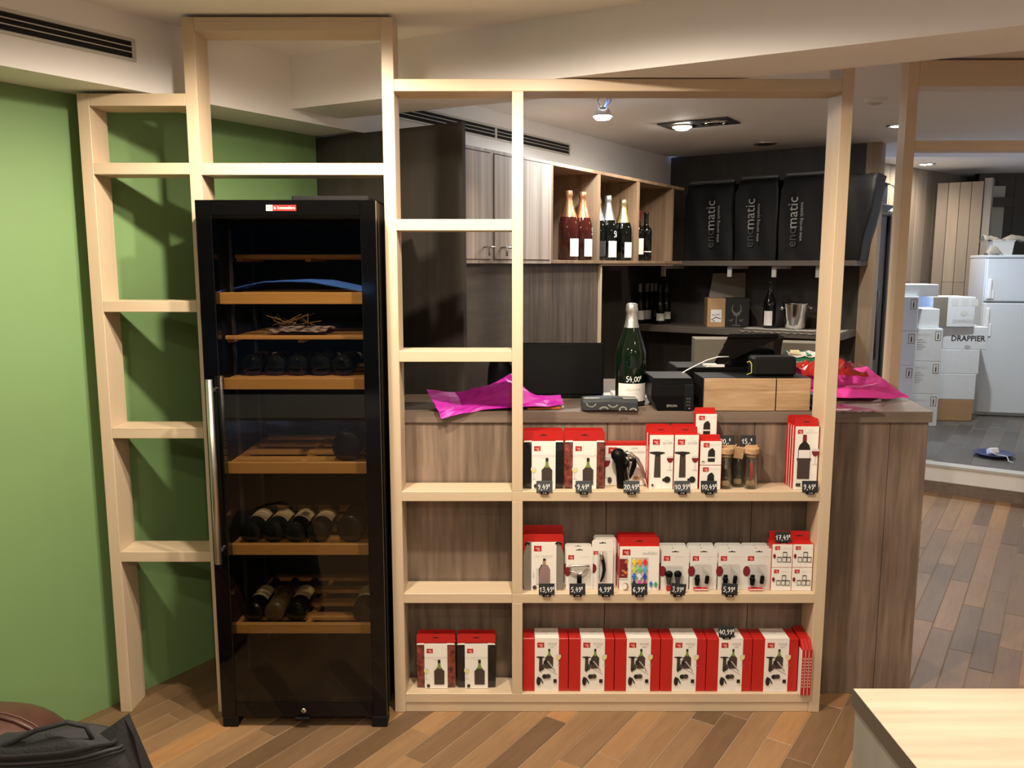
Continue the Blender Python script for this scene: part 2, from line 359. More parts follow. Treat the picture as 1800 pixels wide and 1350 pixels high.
class Ink(MB):
    def __init__(s, y=0): super().__init__(); s.y = y; s.k = 0; s.warp = None
    def lay(s, step=1): s.k += step; return s
    def pol(s, pts, mt):
        a = sum(pts[i][0] * pts[(i + 1) % len(pts)][1] - pts[(i + 1) % len(pts)][0] * pts[i][1] for i in range(len(pts)))
        if a < 0: pts = pts[::-1]
        s.k += 1; y = s.y - .00015 * s.k
        return s.add([(x, y, z) for x, z in pts], [list(range(len(pts)))], mt)
    def rect(s, x0, z0, x1, z1, mt): return s.pol([(x0, z0), (x1, z0), (x1, z1), (x0, z1)], mt)
    def ell(s, x, z, rx, rz, mt, n=14, a0=0, a1=360):
        return s.pol([(x + rx * math.cos(R(a0 + (a1 - a0) * i / n)), z + rz * math.sin(R(a0 + (a1 - a0) * i / n))) for i in range(n if a1 - a0 >= 360 else n + 1)], mt)
    def text(s, t, x, z, size, mt, rot=0, sx=1):
        v, f = txt(t); s.k += 1; y = s.y - .00015 * s.k; ca, sa = math.cos(R(rot)), math.sin(R(rot))
        return s.add([(x + size * (a * sx * ca - b * sa), y, z + size * (a * sx * sa + b * ca)) for a, b in v], f, mt)
    def stroke(s, pts, wd, mt):
        s.k += 1; y = s.y - .00015 * s.k; vs = []; P = [Vector(p) for p in pts]
        for i, p in enumerate(P):
            d = (P[min(i + 1, len(P) - 1)] - P[max(i - 1, 0)]); d = d.normalized() if d.length else Vector((1, 0))
            n = Vector((-d.y, d.x)) * wd / 2
            vs += [(p.x + n.x, y, p.y + n.y), (p.x - n.x, y, p.y - n.y)]
        return s.add(vs, [(2 * i, 2 * i + 1, 2 * i + 3, 2 * i + 2) for i in range(len(P) - 1)], mt)
    def hand(s, t, x, z, h, mt, wd=None):
        wd = wd or h * .15
        for ch in t:
            hh, zz, adv = h, z, .78
            if ch in 'E': ch, hh, zz = 'e', h * .55, z + h * .55
            if ch in ',-': adv = .42
            if ch == ' ': x += h * .4; continue
            for st in HAND[ch]: s.stroke([(x + a * hh * .72, zz + b * hh) for a, b in st], wd, mt)
            x += adv * hh * .78
        return s
    # ---- pictures printed on the packs
    def logo(s, x, z, w):
        h = w * .78
        s.pol([(x, z), (x + w, z), (x + w, z + h), (x + w * .72, z + h), (x + w * .64, z + h * .9), (x + w * .56, z + h), (x, z + h)], redd)
        s.text('~vacu', x + w * .5, z + h * .58, w * .30, card); s.text('~vin', x + w * .62, z + h * .26, w * .30, card)
        return s
    def glass(s, x, z, h, mt):
        w = h * .21
        s.pol([(x - w, z + h), (x + w, z + h), (x + w * 1.1, z + h * .78), (x + w * .7, z + h * .58), (x, z + h * .5), (x - w * .7, z + h * .58), (x - w * 1.1, z + h * .78)], inkl)
        s.pol([(x - w * 1.05, z + h * .84), (x + w * 1.05, z + h * .84), (x + w * 1.08, z + h * .76), (x + w * .7, z + h * .58), (x, z + h * .5), (x - w * .7, z + h * .58), (x - w * 1.08, z + h * .76)], mt)
        s.stroke([(x, z + h * .5), (x, z + .02 * h)], h * .03, inkg); s.stroke([(x - w * .9, z), (x + w * .9, z)], h * .03, inkg)
        return s
    def cooled(s, x, z, h):      # a bottle in a black cooling sleeve
        w = h * .19
        s.pol([(x - .055 * h, z + .74 * h), (x - .045 * h, z + h), (x + .045 * h, z + h), (x + .055 * h, z + .74 * h), (x + .14 * h, z + .6 * h), (x - .14 * h, z + .6 * h)], greeni)
        s.pol([(x - .05 * h, z + .86 * h), (x - .05 * h, z + h), (x + .05 * h, z + h), (x + .05 * h, z + .86 * h)], ink)
        s.pol([(x - w, z), (x + w, z), (x + w * 1.03, z + .55 * h), (x + w * .5, z + .64 * h), (x - w * .5, z + .64 * h), (x - w * 1.03, z + .55 * h)], inkb)
        return s
    def pump(s, x, z, h):        # vacuum pump
        w = h * .125
        s.pol([(x - w, z), (x + w, z), (x + w * .85, z + .8 * h), (x - w * .85, z + .8 * h)], inkb)
        s.pol([(x - w * .8, z + .8 * h), (x + w * .8, z + .8 * h), (x + w * .8, z + .88 * h), (x + w * 2.2, z + .93 * h), (x + w * 2, z + .97 * h), (x, z + h), (x - w * 2.4, z + .98 * h), (x - w * 2.4, z + .93 * h), (x - w * .8, z + .88 * h)], ink)
        return s
    def pourer(s, x, z, h):
        w = h * .25
        s.pol([(x - w, z), (x + w, z), (x + w, z + .25 * h), (x - w, z + .25 * h)], ink)
        s.rect(x - w * 1.1, z + .25 * h, x + w * 1.1, z + .36 * h, inkl)
        s.pol([(x - w, z + .36 * h), (x + w, z + .36 * h), (x + w * .95, z + .8 * h), (x + w * .3, z + h), (x - w * .5, z + .9 * h), (x - w * .9, z + .75 * h)], ink)
        return s

def crumple(rows, k=4, amp=.004, seed=1):
    """a coarse sheet of points made finer, with creases"""
    rg = random.Random(seed); nr, nc = len(rows), len(rows[0]); out = []
    for j in range((nr - 1) * k + 1):
        r = []; j0 = min(j // k, nr - 2); fj = j / k - j0
        for i in range((nc - 1) * k + 1):
            i0 = min(i // k, nc - 2); fi = i / k - i0
            p = sum(((Vector(rows[j0 + b][i0 + a]) * ((fi if a else 1 - fi) * (fj if b else 1 - fj))) for a in (0, 1) for b in (0, 1)), Vector())
            r.append((p.x + rg.uniform(-amp, amp) * .5, p.y + rg.uniform(-amp, amp) * .5, p.z + abs(rg.gauss(0, amp * .6)) + amp * .8 * abs(math.sin(i * .7 + j * .45 + seed)) ))
        out.append(r)
    return out

# ================================================================== THE SETTING
E2 = Vector((.5566, .8308)); E1 = Vector((.8308, -.5566))       # the shop runs askew: along its long wall, across it
def wl(Y): return -1.44 + .65 * (Y - 2.972)                      # green wall
def bk(Y): return -1.083 + .67 * (Y - 3.088)                     # face of the dropped bulkhead, and of the wall behind the counter
# floor: a bed with light joints, each plank in view its own piece
mb = MB(); mb.box(-6.2, -3.4, -.12, 5.8, 10.4, -.0022, joint); floor = struct(mb.build('floor'))
plank_meshes = {}
def plank(parent, s, t, L, W, mt, z=0, th=.02, key=''):
    k = (key, round(L, 2))
    if k not in plank_meshes:
        m = MB(); m.box(-W / 2 + .0014, -L / 2 + .0012, -th, W / 2 - .0014, L / 2 - .0014, 0, mt, .0015); o = m.build('plank'); plank_meshes[k] = o.data
    else:
        o = bpy.data.objects.new('plank', plank_meshes[k]); C.objects.link(o)
    o.parent = parent; p = E2 * s + E1 * t
    o.location = (p.x, p.y, z + random.uniform(-.0006, .0006)); o.rotation_euler = (0, 0, math.atan2(E2.y, E2.x) - math.pi / 2)
W = .089; LENS = [.42, .56, .7, .86, 1.0]
def floor_seen(x, y):
    if y < 2.38 or y > 5.95: return False
    if y < 3.35 and -2.1 < x < 1.62 and x > wl(y) - .45 and y < 3.02 + (.5 if x < -1.0 else 0): return x > -.9 * y + .55 or y > 2.5
    return x > 1.28 + (y - 2.4) * .1 and x < .66 * y + .15 and y < 5.9 - (x - 3.05) * .55
rest = MB(); nrest = 0; npl = 0
for it in range(-75, 55):
    t = it * W; s = -4.2 + random.random() * .8
    while s < 6.6:
        L = random.choice(LENS); p = E2 * (s + L / 2) + E1 * t
        ends = [E2 * (s + L * q) + E1 * t for q in (.05, .25, .5, .75, .95)]
        if any(floor_seen(e.x, e.y) for e in ends): plank(floor, s + L / 2, t, L, W, parquet, key='f'); npl += 1
        elif -5.6 < p.x < 4.6 and -3.3 < p.y < 2.9 and p.x > wl(p.y):
            rest.box(-W / 2 + .001, -L / 2 + .001, -.02, W / 2 - .001, L / 2 - .001, -.001, parquet, 0, Matrix.Translation((p.x, p.y, 0)) @ Matrix.Rotation(math.atan2(E2.y, E2.x) - math.pi / 2, 4, 'Z'))
        s += L
o = rest.build('plank_field', floor); o['kind'] = 'stuff'
print('floor planks', npl)
# ceiling
mb = MB(); mb.box(-6.2, -3.4, 2.44, 5.8, 6.45, 2.56, white); struct(mb.build('ceiling'))
mb = MB(); mb.box(-.5, 6.45, 2.6, 5.8, 10.4, 2.7, white); mb.box(-.5, 6.44, 2.44, 5.8, 6.46, 2.65, white); struct(mb.build('ceiling_storage'))
# beam crossing the ceiling (its near edge, its far edge)
mb = MB(); mb.slab([(-.95, 3.442), (3.75, .951), (4.1, 1.154), (-.735, 3.63)], 2.24, 2.445, white); struct(mb.build('trim_1'))
# bulkhead over the green wall and over the wall behind the counter
mb = MB(); mb.slab([(bk(-3.2), -3.2), (bk(6.6), 6.6), (bk(6.6) - 1.1, 6.6), (wl(-3.2) - .3, -3.2)], 2.2, 2.445, white); struct(mb.build('trim_2'))
mb = MB(); mb.slab([(wl(-3.3), -3.3), (wl(3.9), 3.9), (wl(3.9) - .15, 3.9), (wl(-3.3) - .15, -3.3)], 0, 2.203, green); struct(mb.build('wall_left'))
mb = MB(); mb.slab([(bk(3.77), 3.77), (bk(6.6), 6.6), (bk(6.6) - .3, 6.8), (bk(3.77) - .3, 3.97)], 1.95, 2.21, white); struct(mb.build('wall_counter_upper'))
mb = MB(); mb.slab([(bk(3.77) - .125, 3.77 + .083), (bk(6.6) - .125, 6.6 + .083), (bk(6.6) - .3, 6.8), (bk(3.77) - .3, 3.97)], 0, 1.951, darkV); struct(mb.build('wall_counter'))
CR = Vector((1.208, 6.53))                                      # far corner; the dark end wall starts here and runs along E1
def onend(t, off=0, z=0): q = CR + E1 * t - E2 * off; return Vector((q.x, q.y, z))
q = [onend(-.3), onend(1.42), onend(1.42, -.12), onend(-.3, -.12)]
mb = MB(); mb.slab([(a.x, a.y) for a in q], 0, 2.443, darkV); struct(mb.build('wall_end'))
q = [onend(1.42, .004), onend(1.515, .004), onend(1.515, -.13), onend(1.42, -.13)]
mb = MB(); mb.slab([(a.x, a.y) for a in q], 0, 2.443, wood('pillar_board', (.26, .19, .125), (.40, .30, .20), 'Z', 8, 14, .55)); struct(mb.build('trim_3'))
# dark partition standing out from the green wall
pa, pb = Vector((-.905, 3.848)), Vector((-.198, 3.389))
q = [pa, pb, pb + E2 * .022, pa + E2 * .022]
mb = MB(); mb.slab([(a.x, a.y) for a in q], 0, 2.19, darkV); struct(mb.build('wall_partition'))
# rest of the room: side wall, back wall, street front with its window
mb = MB(); mb.box(5.62, -3.3, 0, 5.75, 10.3, 2.65, white); struct(mb.build('wall_right'))
mb = MB(); mb.box(-6.1, 10.2, 0, 5.6, 10.35, 2.65, white); struct(mb.build('wall_back'))
mb = MB()
for x0, x1, z0, z1 in ((-6.1, -5.0, 0, 2.45), (-1.0, 5.6, 0, 2.45), (-5.0, -1.0, 0, .25), (-5.0, -1.0, 2.1, 2.45)): mb.box(x0, -3.4, z0, x1, -3.25, z1, white)
struct(mb.build('wall_front'))
wf = MB()
for x in (-5.0, -3.02, -1.06): wf.box(x, -3.36, .25, x + .06, -3.29, 2.1, dkgrey)
for z in (.25, 2.04): wf.box(-5.0, -3.36, z, -1.0, -3.29, z + .06, dkgrey)
win = struct(wf.build('window_1')); mb = MB(); mb.box(-4.98, -3.33, .28, -1.02, -3.322, 2.07, windowglass); mb.build('pane', win)
mb = MB(); mb.box(-12, -14, -.2, 6, -3.42, -.12, mat('asphalt', (.012, .012, .012), .9, spec=.1)); struct(mb.build('ground'))

# ---- storage room: raised floor with a white step, boarded walls
so = Vector((3.05, 5.82))
def onstep(t, off=0): q = so + E1 * t + E2 * off; return (q.x, q.y)
mb = MB(); mb.slab([onstep(-1.1, .02), onstep(3.4, .02), (5.6, 10.2), (1.4, 10.2), onstep(-1.1, .5)], -.01, .1965, joint); sfl = struct(mb.build('floor_storage'))
mb = MB(); mb.slab([onstep(-1.1, 0), onstep(3.4, 0), onstep(3.4, .02), onstep(-1.1, .02)], .085, .19, white); struct(mb.build('trim_4'))
mb = MB(); mb.slab([onstep(-1.1, -.012), onstep(3.4, -.012), onstep(3.4, .018), onstep(-1.1, .018)], 0, .085, greyH); struct(mb.build('baseboard_step'))
mb = MB(); mb.slab([onstep(-1.1, -.01), onstep(3.4, -.01), onstep(3.4, .10), onstep(-1.1, .10)], .19, .208, alu); struct(mb.build('trim_5'))
for it in range(-40, 40):
    t = it * .12 + 1; s = 6.35 + random.random() * .4
    while s < 10.5:
        L = random.choice(LENS); lim = so.dot(E2) + .102
        if s < lim < s + L - .05: L = round(s + L - lim, 3); s = lim
        p = E2 * (s + L / 2) + E1 * t
        if s >= lim - .001 and p.y < 9.2 and p.x > .44 * p.y and p.x < .66 * p.y and p.x < 5.5: plank(sfl, s + L / 2, t, L, .12, greyplank, .2, key='s')
        s += L
# boarded wall of the storage room, board by board
def boards(name, p0, d, n, wd, z0, z1, mt, joints=True):
    p0 = Vector(p0); d = Vector(d).normalized(); nrm = Vector((-d.y, d.x))
    L = n * wd; q = [p0, p0 + d * L, p0 + d * L + nrm * .08, p0 + nrm * .08]
    m = MB(); m.slab([(a.x, a.y) for a in q], z0 - .1, z1, hole); wall = struct(m.build(name))
    for i in range(n):
        cut = [z0, z1] if not joints or i % 3 == 0 else [z0, z0 + random.choice((.9, 1.25, 1.5)), z1]
        for a, b in zip(cut, cut[1:]):
            m = MB(); m.box(.002, -.02, a + .0015, wd - .002, .0, b - .0015, mt, .002)
            o = m.build('board', wall); c0 = p0 + d * (i * wd) - nrm * random.uniform(0, .002)
            o.location = (c0.x, c0.y, 0); o.rotation_euler = (0, 0, math.atan2(d.y, d.x))
    return wall
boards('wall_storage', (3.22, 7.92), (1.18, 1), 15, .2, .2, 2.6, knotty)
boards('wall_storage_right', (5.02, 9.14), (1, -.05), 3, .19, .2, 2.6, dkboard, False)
mb = MB(); mb.slab([(4.742, 8.512), (4.80, 8.474), (4.90, 8.62), (4.84, 8.66)], .2, 2.49, wood('panel_edge', (.30, .27, .22), (.40, .36, .30), 'Z', 9, 14, .5)); struct(mb.build('trim_6'))
boards('wall_storage_panel', (4.392, 8.747), (.8308, -.5566), 4, .1045, .2, 2.46, knotty)
# pale uprights and a rail on the dark wall over the refrigerator
cream = mat('cream_paint', (.58, .57, .46), .6)
mb = MB(); mb.box(5.03, 9.06, 1.7, 5.10, 9.10, 2.46, cream); struct(mb.build('trim_7'))
mb = MB(); mb.box(5.13, 9.05, 1.7, 5.27, 9.09, 2.46, cream); struct(mb.build('trim_8'))
mb = MB(); mb.box(4.95, 9.0, 2.24, 5.34, 9.04, 2.34, darkH); struct(mb.build('trim_9'))
mb = MB(); mb.box(-14, -14.3, 0, 10, -14, 11, mat('sky_blocker_black', (.003, .003, .003), .9, spec=0)); struct(mb.build('wall_sky_blocker'))  # added out of view to block the low sky from the fridge reflection
# dark glazed door leaf and white jamb beside the pillar
d0 = atY(1532, 500, 5.98)
m = MB(); m.box(-.012, -.02, 0, .022, .02, 2.06, dkgrey, .003); m.box(.26, -.02, 0, .295, .02, 2.06, dkgrey, .003); m.box(.022, -.02, 1.99, .26, .02, 2.06, dkgrey, .003); m.box(.022, -.02, 0, .26, .02, .1, dkgrey, .003)
door = struct(m.build('door_1')); door.location = (d0.x, d0.y, 0); door.rotation_euler = (0, 0, R(48))
m = MB(); m.box(.022, -.006, .1, .26, .006, 1.99, pane('dark_pane', (.25, .26, .26), 1.2)); m.build('pane', door)
m = MB(); m.tube([(.012, -.045, .95), (.012, -.045, 1.45)], .009, dkgrey); m.box(.006, -.045, 1.0, .018, -.018, 1.02, dkgrey); m.box(.006, -.045, 1.38, .018, -.018, 1.40, dkgrey); m.build('door_handle', door)

# ================================================================== VENTS AND CEILING LIGHTS
BA = math.degrees(math.atan2(E2.y, E2.x))
def vent(u, v, ln, label):
    ln = ln or onP(238, 90, (bk(0), 0.0), Vector((.67, 1)).normalized())[0] - onP(u, v, (bk(0), 0.0), Vector((.67, 1)).normalized())[0]
    o2 = (bk(0), 0.0); d = Vector((.67, 1)).normalized(); sft, z = onP(u, v, o2, d)
    p = Vector(o2) + d * sft
    r = thing('air_vent', label, 'vent', (p.x, p.y, 2.29), BA, 'linear air vents in the white bulkhead')
    m = MB(); m.box(0, -.006, 0, ln, .004, .010, alu, .002); m.box(0, -.006, .062, ln, .004, .072, alu, .002)
    m.box(0, -.006, .010, .014, .004, .062, alu, .002); m.box(ln - .014, -.006, .010, ln, .004, .062, alu, .002); m.build('frame', r)
    m = MB(); m.box(.014, -.0015, .010, ln - .014, -.0005, .062, hole); m.build('backing', r)
    for k in range(2):
        m = MB(); m.box(.014, -.005, .0265 + k * .0175, ln - .014, -.002, .0295 + k * .0175, alu); m.build('slat', r)
    return r
vent(-420, 0, 0, 'long grey slot vent high above the green wall')
vent(690, 200, .82, 'slot vent partly hidden behind the top of the dark wood partition')
vent(870, 240, .80, 'slot vent in the white wall above the striped cabinet doors')
def ceil_lamp(u, v, label, lit=bulbw, r=.05, ring=steel, zc=2.44):
    p = atZ(u, v, zc); t = thing('ceiling_spotlight', label, 'ceiling light', (p.x, p.y, zc), 0)
    m = MB(); m.lathe([(r * 1.25, 0), (r * 1.25, -.006), (r, -.010), (r * .9, -.002)], 20, ring); m.build('trim_ring', t)
    m = MB(); m.lathe([(r * .9, -.002), (r * .6, -.009), (0, -.011)], 16, lit); m.build('bulb', t)
    return t
ceil_lamp(1578, 220, 'small lit round spotlight in the ceiling between the two timber posts')
ceil_lamp(1628, 288, 'small lit spotlight in the ceiling of the storage room', r=.07, zc=2.6)
ceil_lamp(1345, 252, 'unlit round spotlight in the ceiling above the black covered machines', chrome, .06)
q_ = (3.75, 6.85)  # made-up fitting for the added storage fill lamp
t = thing('ceiling_spotlight', 'added cool white fill lamp over the edge of the storage room step', 'ceiling light', (*q_, 2.6))
m = MB(); m.lathe([(.07, 0), (.07, -.006), (.055, -.010), (.05, -.002)], 20, steel); m.build('trim_ring', t); m = MB(); m.lathe([(.05, -.002), (.03, -.009), (0, -.011)], 16, bulbc); m.build('bulb', t)
# twin square fitting, one lamp lit
p = atZ(1228, 216, 2.44); t = thing('twin_spotlight', 'dark rectangular twin ceiling spotlight with one lamp lit', 'ceiling light', (p.x, p.y, 2.44), -33)
m = MB(); m.box(-.21, -.115, -.008, .21, .115, 0, dkgrey, .002); m.build('frame', t)
for k, (x, mt) in enumerate(((-.10, bulbw), (.10, chrome))):
    m = MB(); m.lathe([(.085, -.0085), (.08, -.012), (.06, -.010), (.06, -.016)], 20, chrome, TR(x, 0, 0)); m.build('reflector', t)
    m = MB(); m.lathe([(.055, -.012), (.035, -.03 if k == 0 else -.016), (0, -.034 if k == 0 else -.017)], 16, mt, TR(x, 0, 0)); o = m.build('bulb', t)
# loose spot hanging by its wires from a hole
p = atZ(1060, 165, 2.44); t = thing('hanging_spotlight', 'bright bare spotlight hanging on wires from the ceiling', 'ceiling light', (p.x, p.y, 2.44))
m = MB(); m.lathe([(.045, 0), (.04, -.004), (0, -.004)], 16, hole); m.build('ceiling_hole', t)
for dx, mt in ((-.012, hole), (.012, filament), (.02, filament)):
    m = MB(); m.tube([(dx, 0, 0), (dx * 2, .01, -.03), (dx * .5, 0, -.065)], .0025, mt, 6); m.build('wire', t)
m = MB(); m.lathe([(.012, -.06), (.03, -.068), (.045, -.10), (.046, -.105)], 18, chrome); m.build('housing', t)
m = MB(); m.lathe([(.044, -.104), (.034, -.118), (0, -.122)], 16, bulbc); m.build('bulb', t)
p = atZ(1541, 174, 2.44); t = thing('smoke_detector', 'flat round disc on the ceiling beside the timber doorway frame', 'smoke detector', (p.x, p.y, 2.44))
m = MB(); m.lathe([(.055, 0), (.055, -.012), (.045, -.02), (0, -.022)], 20, cardg); m.build('cover', t); m = MB(); m.lathe([(.03, -.021), (.026, -.026), (0, -.026)], 16, alu); m.build('grille', t)
for (x, y, e, a), side in zip(FRONT[:3], ('leftmost', 'middle', 'rightmost')):
    t = thing('ceiling_spotlight', side + ' recessed warm spotlight in the ceiling on the near side of the beam', 'ceiling light', (x, y, 2.44), 0, 'recessed spotlights of the shop')
    m = MB(); m.lathe([(.07, 0), (.07, -.006), (.055, -.010), (.05, -.002)], 20, steel); m.build('trim_ring', t)
    m = MB(); m.lathe([(.05, -.002), (.03, -.009), (0, -.011)], 16, bulbw); m.build('bulb', t)
# wall lamp: half a metal drum on the pillar
p = atY(1553, 350, 6.05); t = thing('wall_lamp', 'curved metal wall lamp shade beside the wooden pillar', 'lamp', (p.x, p.y, p.z), -35)
m = MB(); m.lathe([(.11, -.12), (.11, .12)], 20, steel, RX(90), True, -90, 90); m.lathe([(.108, -.119), (.108, .119)], 20, dkgrey, RX(90), True, -90, 90); m.build('shade', t, False)
m = MB(); m.box(-.03, -.13, -.12, 0, .13, .12, dkgrey, .003); m.build('back_plate', t)
m = MB(); m.box(0, -.12, -.115, .10, .12, -.10, steel, .003); m.build('rim', t)

# ================================================================== TIMBER SHELVING FRAME
FY, FB = 2.845, 2.965
fr = thing('timber_frame', 'pale ash timber partition frame with open shelves, in front of the counter and green wall', 'shelving', (0, FY, 0))
def bar(name, x0, z0, x1, z1, mt, parent=fr, y0=0, y1=.12): m = MB(); m.box(x0, y0, z0, x1, y1, z1, mt, .0015); return m.build(name, parent)
bar('post', -1.44, 0, -1.40, 2.19, ashV); bar('post', -1.08, 0, -1.04, 2.43, ashV); bar('post', -.43, 0, -.39, 2.43, ashV)
bar('post', 1.09, 0, 1.13, 2.438, ashV)
bar('top_rail', -1.40, 2.15, -1.08, 2.19, ashH); bar('top_rail', -1.04, 2.387, -.43, 2.43, ashH); bar('rail', -1.04, 1.927, -.43, 1.966, ashH)
bar('top_rail', -.39, 2.197, 1.09, 2.236, ashH)
for z in (1.967, 1.507, 1.065, .614): bar('shelf', -1.40, z - .038, -1.08, z, ashH)
for z in (1.782, 1.335): bar('shelf', -.39, z - .038, 0, z, ashH)
S1, S2, S3 = .836, .457, .073
for z in (S1, S2): bar('shelf', -.39, z - .036, 0, z, ashH); bar('shelf', 0, z - .036, 1.09, z, ashH)
bar('shelf', -.39, S3 - .035, 1.09, S3, ashH); bar('plinth', -.39, 0, 1.09, S3 - .037, ashH, y0=.004)
for a, b in ((S1, 2.197), (S2, S1 - .036), (S3, S2 - .036)): bar('divider', 0, a, .038, b, ashV)
# second frame: the timber doorway right of the counter
df = thing('timber_doorway', 'pale timber doorway frame at the right end of the counter', 'door frame', (1.572, 3.42, 0))
for x in (0, 1.35): bar('post', x, 0, x + .042, 2.438, ashV, df, 0, .068)
bar('top_rail', .042, 2.33, 1.35, 2.43, ashH, df, 0, .10); bar('rail', .042, 2.082, 1.35, 2.122, ashH, df, 0, .068)

# ================================================================== COUNTER
ct = thing('counter', 'grey oak sales counter behind the timber shelving', 'counter', (0, 2.97, 0))
m = MB(); m.slab([(-.44, 0), (1.533, 0), (1.60, .43), (1.45, .43), (1.45, .88), (-.02, .88), (-.02, .44), (-.2, .412), (-.44, .412)], 1.06, 1.10, greyH); m.build('worktop', ct)
xs = [-.44, .012, .35, .89, 1.385, 1.525]
for a, b in zip(xs, xs[1:]):
    m = MB(); m.box(a + .001, .008, 0, b - .001, .026, 1.058, greyV, .001); m.build('front_panel', ct)
m = MB(); m.slab([(1.505, .027), (1.525, .027), (1.585, .42), (1.565, .42)], 0, 1.058, greyV); m.build('end_panel', ct)
m = MB(); m.box(-.40, .36, 0, 1.44, .38, 1.058, darkV); m.build('back_panel', ct)
m = MB(); m.box(1.41, .38, 0, 1.44, .86, 1.058, darkV); m.build('desk_side', ct); m = MB(); m.box(0, .44, 0, .03, .86, 1.058, darkV); m.build('desk_side', ct)

# ================================================================== CABINETS BEHIND THE COUNTER
CF = Vector((-.219, 3.775))
def cabat(s, off=0, z=0): q = CF + E2 * s - E1 * off; return Vector((q.x, q.y, z))
Z0, Z1, DP = 1.636, 2.158, .335
cb = thing('wall_cabinet', 'wall cabinet with pale striped wood doors above the counter', 'cabinet', cabat(0, 0, 0), BA)
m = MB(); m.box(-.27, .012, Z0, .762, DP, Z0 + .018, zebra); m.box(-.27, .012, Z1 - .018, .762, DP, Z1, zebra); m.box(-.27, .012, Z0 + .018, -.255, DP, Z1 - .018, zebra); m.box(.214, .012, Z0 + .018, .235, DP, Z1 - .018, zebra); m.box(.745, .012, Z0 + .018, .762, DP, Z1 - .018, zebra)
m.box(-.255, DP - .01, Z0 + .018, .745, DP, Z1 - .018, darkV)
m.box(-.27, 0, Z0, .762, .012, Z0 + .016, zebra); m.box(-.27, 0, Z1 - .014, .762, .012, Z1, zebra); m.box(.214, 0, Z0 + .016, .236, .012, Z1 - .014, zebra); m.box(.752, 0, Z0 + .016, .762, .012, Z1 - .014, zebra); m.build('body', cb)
for a, b, hs in ((-.268, .211, .155), (.239, .749, .30)):
    m = MB(); m.box(a, -.004, Z0 + .019, b, .011, Z1 - .018, zebra, .0015); d = m.build('door', cb)
    m = MB(); m.tube([(hs, -.004, Z0 + .075), (hs, -.03, Z0 + .078), (hs, -.034, Z0 + .07), (hs, -.034, Z0 + .0), (hs, -.034, Z0 + .035)][:3] + [(hs, -.034, Z0 + .035)], .005, steel); m.tube([(hs, -.033, Z0 + .074), (hs + (.045 if hs < .2 else .045), -.033, Z0 + .074)], .005, steel); m.build('handle', d)
oc = thing('open_wall_shelf', 'open wall shelf with three bays of bottles beside the striped cabinet doors', 'shelf', cabat(0, 0, 0), BA)
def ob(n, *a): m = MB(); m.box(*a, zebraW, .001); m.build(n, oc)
ob('bottom_board', .764, 0, Z0, 2.55, DP, Z0 + .018); ob('top_board', .764, 0, Z1 - .018, 2.55, DP, Z1)
for a, b in ((.764, .782), (1.272, 1.308), (1.79, 1.832), (2.345, 2.372)): ob('upright', a, .001, Z0 + .018, b, DP - .012, Z1 - .018)
for a, b in ((.782, 1.272), (1.308, 1.79), (1.832, 2.345)): ob('back_board', a, DP - .01, Z0 + .018, b, DP, Z1 - .018)
# panelling below, its light edge, then the recess
pn = thing('wall_panelling', 'grey brown wood panelling below the wall cabinets', 'panel', cabat(0, 0, 0), BA); pn['kind'] = 'structure'; del pn['category']; pn['label'] = 'grey brown wood panelling below the wall cabinets'
for a, b in ((-.30, .60), (.60, 1.35)):
    m = MB(); m.box(a + .001, .03, 0, b - .001, .05, Z0 - .002, panelV if a > 0 else panelH, .001); m.build('board', pn)
m = MB(); m.box(1.35, .015, 0, 1.368, .05, Z0 - .012, ashV); m.box(1.35, .015, Z0 - .012, 2.42, .05, Z0 - .001, ashH); m.build('light_edging', pn)
# shelves on the dark end wall
EA = math.degrees(math.atan2(E1.y, E1.x))
us = thing('wall_shelf', 'grey wall shelf on brackets carrying the black covered machines', 'shelf', onend(0), EA)
m = MB(); m.box(-.12, -.42, 1.622, 1.47, -.002, 1.657, darkH, .001); m.build('board', us)
for x in (.12, .62, .93, 1.22):
    m = MB(); m.box(x, -.38, 1.545, x + .03, -.36, 1.622, alu, .001); m.box(x, -.36, 1.6, x + .03, -.01, 1.622, alu, .001); m.build('bracket', us)
ms = thing('wall_shelf', 'dark middle wall shelf with bottles, an ice bucket and a glass carton', 'shelf', onend(0), EA)
m = MB(); m.box(-.25, -.42, 1.14, 1.42, -.002, 1.185, darkH, .001); m.build('board', ms)

